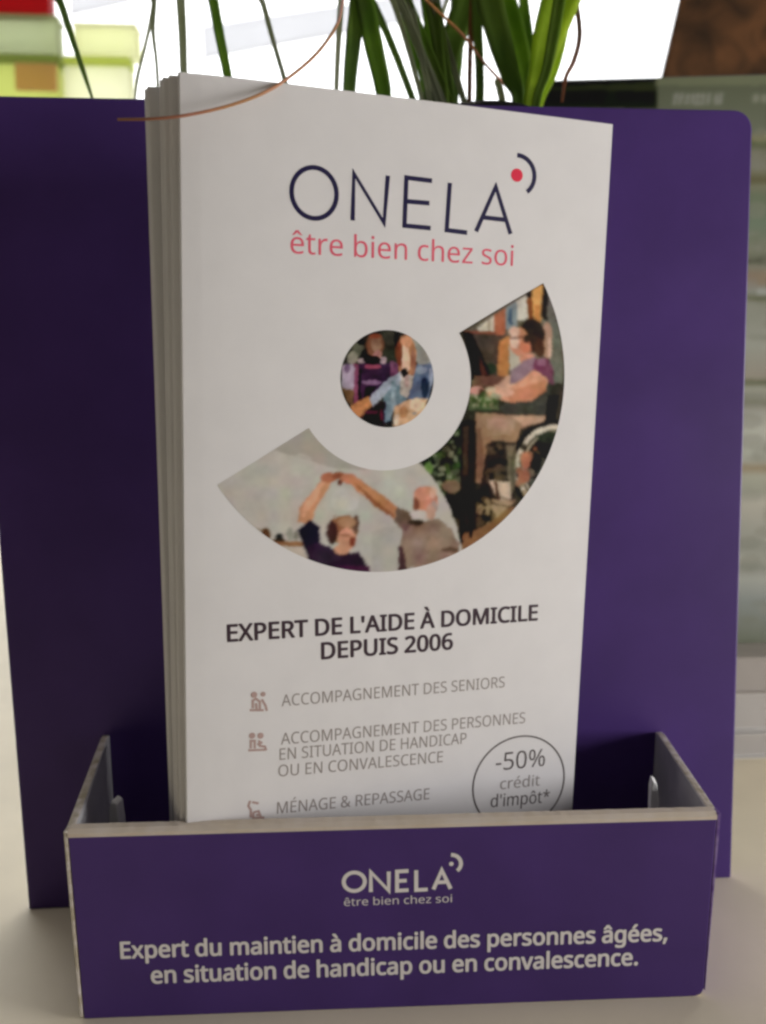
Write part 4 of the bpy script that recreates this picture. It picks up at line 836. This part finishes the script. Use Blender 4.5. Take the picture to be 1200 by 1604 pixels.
# three booklets lying under it
m_bk = mat('white_booklet', (.60, .58, .55), rough=.6, noise_amt=.1, noise_scale=40)
m_bk2 = mat('grey_booklet', (.42, .38, .34), rough=.6, noise_amt=.15, noise_scale=40)
zs = []
yb = .088
for py in (1212, 1172, 1112, 1054): zs.append(at(1185, py, yb).z)
zoff = zs[0]; zs = [max(0.0, z-zoff) for z in zs]
lab = ['white booklet lying flat, bottom of the low stack behind the stand', 'light grey booklet in the middle of the low stack under the printed card', 'taupe booklet on top of the low stack, carrying the printed card']
kx = at(1200, 1100, yb).x
for i in range(3):
    z0, z1 = zs[i], zs[i+1]; hh = z1-z0-.0003
    e = empty('booklet', (kx-.02, yb+.06, z0)); tag(e, lab[i], 'booklet', 'booklets stacked behind the stand')
    jx = (0, .003, -.002)[i]; jy = (0, .0012, .0006)[i]
    n_s = max(3, int(hh/.0011))
    link('page_block', box((jx, jy+.0006, hh/2), (.180, .118, hh-.0014)), m_bk if i < 2 else m_bk2, e)
    for zc in (.0004, hh-.0004):
        o = link('cover', box((jx, jy, zc), (.184, .121, .0006)), m_bk if i != 2 else m_bk2, e)
    for k in range(1, n_s):
        link('page_edge', box((jx, jy-.0586, .0008+(hh-.0016)*k/n_s), (.1785, .0006, .00035)), m_bk2, e)

# ------------------------------------------------------------------ things further back, by the window
m_wood = mat('dark_wood', (.105, .048, .020), rough=.75, spec=.1, color2=(.030, .017, .009), noise_scale=26, bump=.6, bump_scale=90)
m_wood.node_tree.nodes['Noise Texture'].inputs['Distortion'].default_value = 1.2
yw = .34
a_, b_ = at(1030, 135, yw), at(1066, -20, yw)
dirw = (b_-a_)/(b_.z-a_.z)
bot = a_+dirw*(.0-a_.z); top = a_+dirw*(.75-a_.z)
ww = Vector((.20, .0, 0)); dd = Vector((.05, .10, 0))
V = [bot, bot+ww, bot+ww+dd, bot+dd, top, top+ww*1.02, top+ww*1.02+dd, top+dd]
post = link('wooden_post', mesh_from(V, [(3, 2, 1, 0), (4, 5, 6, 7), (0, 1, 5, 4), (1, 2, 6, 5), (2, 3, 7, 6), (3, 0, 4, 7)]), m_wood); bevel(post, .004, 3)
tag(post, 'thick dark brown wooden post rising behind the printed card', 'post')

def plastic(name, c, tr=.5): return mat(name, c, rough=.4, translucent=tr, noise_amt=.08, noise_scale=14)
m_shelf = mat('white_shelf', (.8, .8, .78), rough=.5)
ys = .62
z_sh = at(60, 185, ys).z
shelf = empty('shelf', (at(110, 200, ys).x, ys+.08, 0)); tag(shelf, 'white window shelf carrying the coloured boxes behind the backboard', 'shelf')
SB = Vector(shelf.location)
link('board', box((0, 0, z_sh-.006), (.42, .22, .012)), m_shelf, shelf)
for s in (-1, 1):
    for d in (-1, 1): link('leg', box((s*.19, d*.09, (z_sh-.012)/2), (.02, .02, z_sh-.012)), m_shelf, shelf)
def carton(x0, x1, y0p, y1p, zbase, c, label, tr=.5, lidc=None, inset=None, name='storage_box', cat='box', dz=0, dpt=.022, dy=0):
    A = at(x0, (y0p+y1p)/2, ys+dy); B = at(x1, (y0p+y1p)/2, ys+dy); z1 = at((x0+x1)/2, y0p, ys+dy).z
    w_ = B.x-A.x; h_ = z1-zbase
    e = empty(name, ((A.x+B.x)/2, ys+dy+dpt/2, zbase)); tag(e, label, cat, 'coloured boxes on the window shelf')
    m = plastic(name+'_'+cat, c, tr)
    lh = h_*.16
    o = link('body', box((0, 0, (h_-lh)/2), (w_*.97, dpt, h_-lh)), m, e); bevel(o, .003)
    o = link('lid', box((0, 0, h_-lh/2+.0002), (w_, dpt*1.02, lh)), plastic('lid', lidc or c, tr), e); bevel(o, .003)
    if inset: link('label_panel', box((inset[1]*w_, -dpt/2-.0012, h_*.62), (w_*inset[2], .002, h_*inset[3])), plastic('panel', inset[0], .8), e)
    return z1
g0 = z_sh+.0003
z1 = carton(-60, 95, 82, 185, g0, (.80, .84, .42), 'olive green box with orange brown panel, left end of the shelf', .85, (.50, .56, .26), ((.90, .66, .46), .26, .42, .42))
z2 = carton(-60, 92, 20, 82, z1+.0003, (.70, .74, .56), 'pale grey green box stacked on the olive green box', .9, (.60, .66, .46))
z3 = carton(-60, 78, -45, 20, z2+.0003, (.60, .035, .045), 'red box on top of the left stack on the shelf', .7)
z4 = carton(98, 206, 86, 185, g0, (.97, .97, .80), 'pale cream yellow box under another at right of the olive box', .93, (.74, .80, .36))
z5 = carton(112, 216, 34, 86, z4+.0003, (.96, .97, .74), 'pale lemon box set on top of the cream yellow box', .93)

# window with frame and sheer curtain
m_frame = mat('white_window_frame', (.85, .85, .84), rough=.5)
win = empty('window', (0, 1.25, 0)); tag(win, 'white framed window blown out by daylight behind everything', 'window')
for x in (-1.3, 1.3): link('frame', box((x, 0, .9), (.07, .06, 2.0)), m_frame, win)
for z in (-.15, 1.95): link('frame', box((0, 0, z), (2.53, .058, .07)), m_frame, win)
m_sheer = bpy.data.materials.new('sheer_cloth'); m_sheer.use_nodes = True
nt = m_sheer.node_tree; N = nt.nodes; b_ = N['Principled BSDF']; N.remove(b_)
td = N.new('ShaderNodeBsdfTranslucent'); td.inputs[0].default_value = (.93, .93, .93, 1); df = N.new('ShaderNodeBsdfDiffuse'); df.inputs[0].default_value = (.9, .9, .9, 1)
tp = N.new('ShaderNodeBsdfTransparent'); m1 = N.new('ShaderNodeMixShader'); m1.inputs[0].default_value = .35; m2 = N.new('ShaderNodeMixShader'); m2.inputs[0].default_value = .45
nt.links.new(td.outputs[0], m1.inputs[1]); nt.links.new(df.outputs[0], m1.inputs[2]); nt.links.new(m1.outputs[0], m2.inputs[1]); nt.links.new(tp.outputs[0], m2.inputs[2]); nt.links.new(m2.outputs[0], N['Material Output'].inputs[0])
V = []; Fc = []; n = 260
for i in range(n+1):
    x = -1.6+3.2*i/n
    for j in range(13):
        z = .003+2.1*j/12; V.append((x, 1.08+.018*math.sin(x*34+z*1.3)+.012*math.sin(x*71+1)+.01*math.sin(z*6+x*3), z-.2))
for i in range(n):
    for j in range(12): k = i*13+j; Fc.append((k, k+13, k+14, k+1))
cur = link('sheer_curtain', mesh_from(V, Fc, smooth=True), m_sheer); tag(cur, 'sheer white curtain hanging in front of the bright window', 'curtain')
m_band = mat('grey_streak', (.66, .66, .67), rough=.9, translucent=.98)  # made-up strips that give the bright window its faint grey streaks
for (p, q, wd) in (((318, 92), (700, 22), 46), ((110, 24), (250, -8), 30)):
    A, B = at(*p, 1.0), at(*q, 1.0); hgt = Vector((0, 0, wd/F_PX*1.22))
    me = mesh_from([A, B, B+hgt*.8, A+hgt, A+Vector((0, .003, 0)), B+Vector((0, .003, 0)), B+hgt*.8+Vector((0, .003, 0)), A+hgt+Vector((0, .003, 0))], [(0, 1, 2, 3), (7, 6, 5, 4), (0, 4, 5, 1), (2, 6, 7, 3), (1, 5, 6, 2), (3, 7, 4, 0)])
    link('grey_streak', me, m_band, cur)
rod = link('curtain_rod', tube([Vector((-1.65, 1.08, 1.91)), Vector((0, 1.08, 1.91)), Vector((1.65, 1.08, 1.91))], [.012]*3), m_frame); tag(rod, 'thin white rod holding the sheer curtain', 'curtain rod')
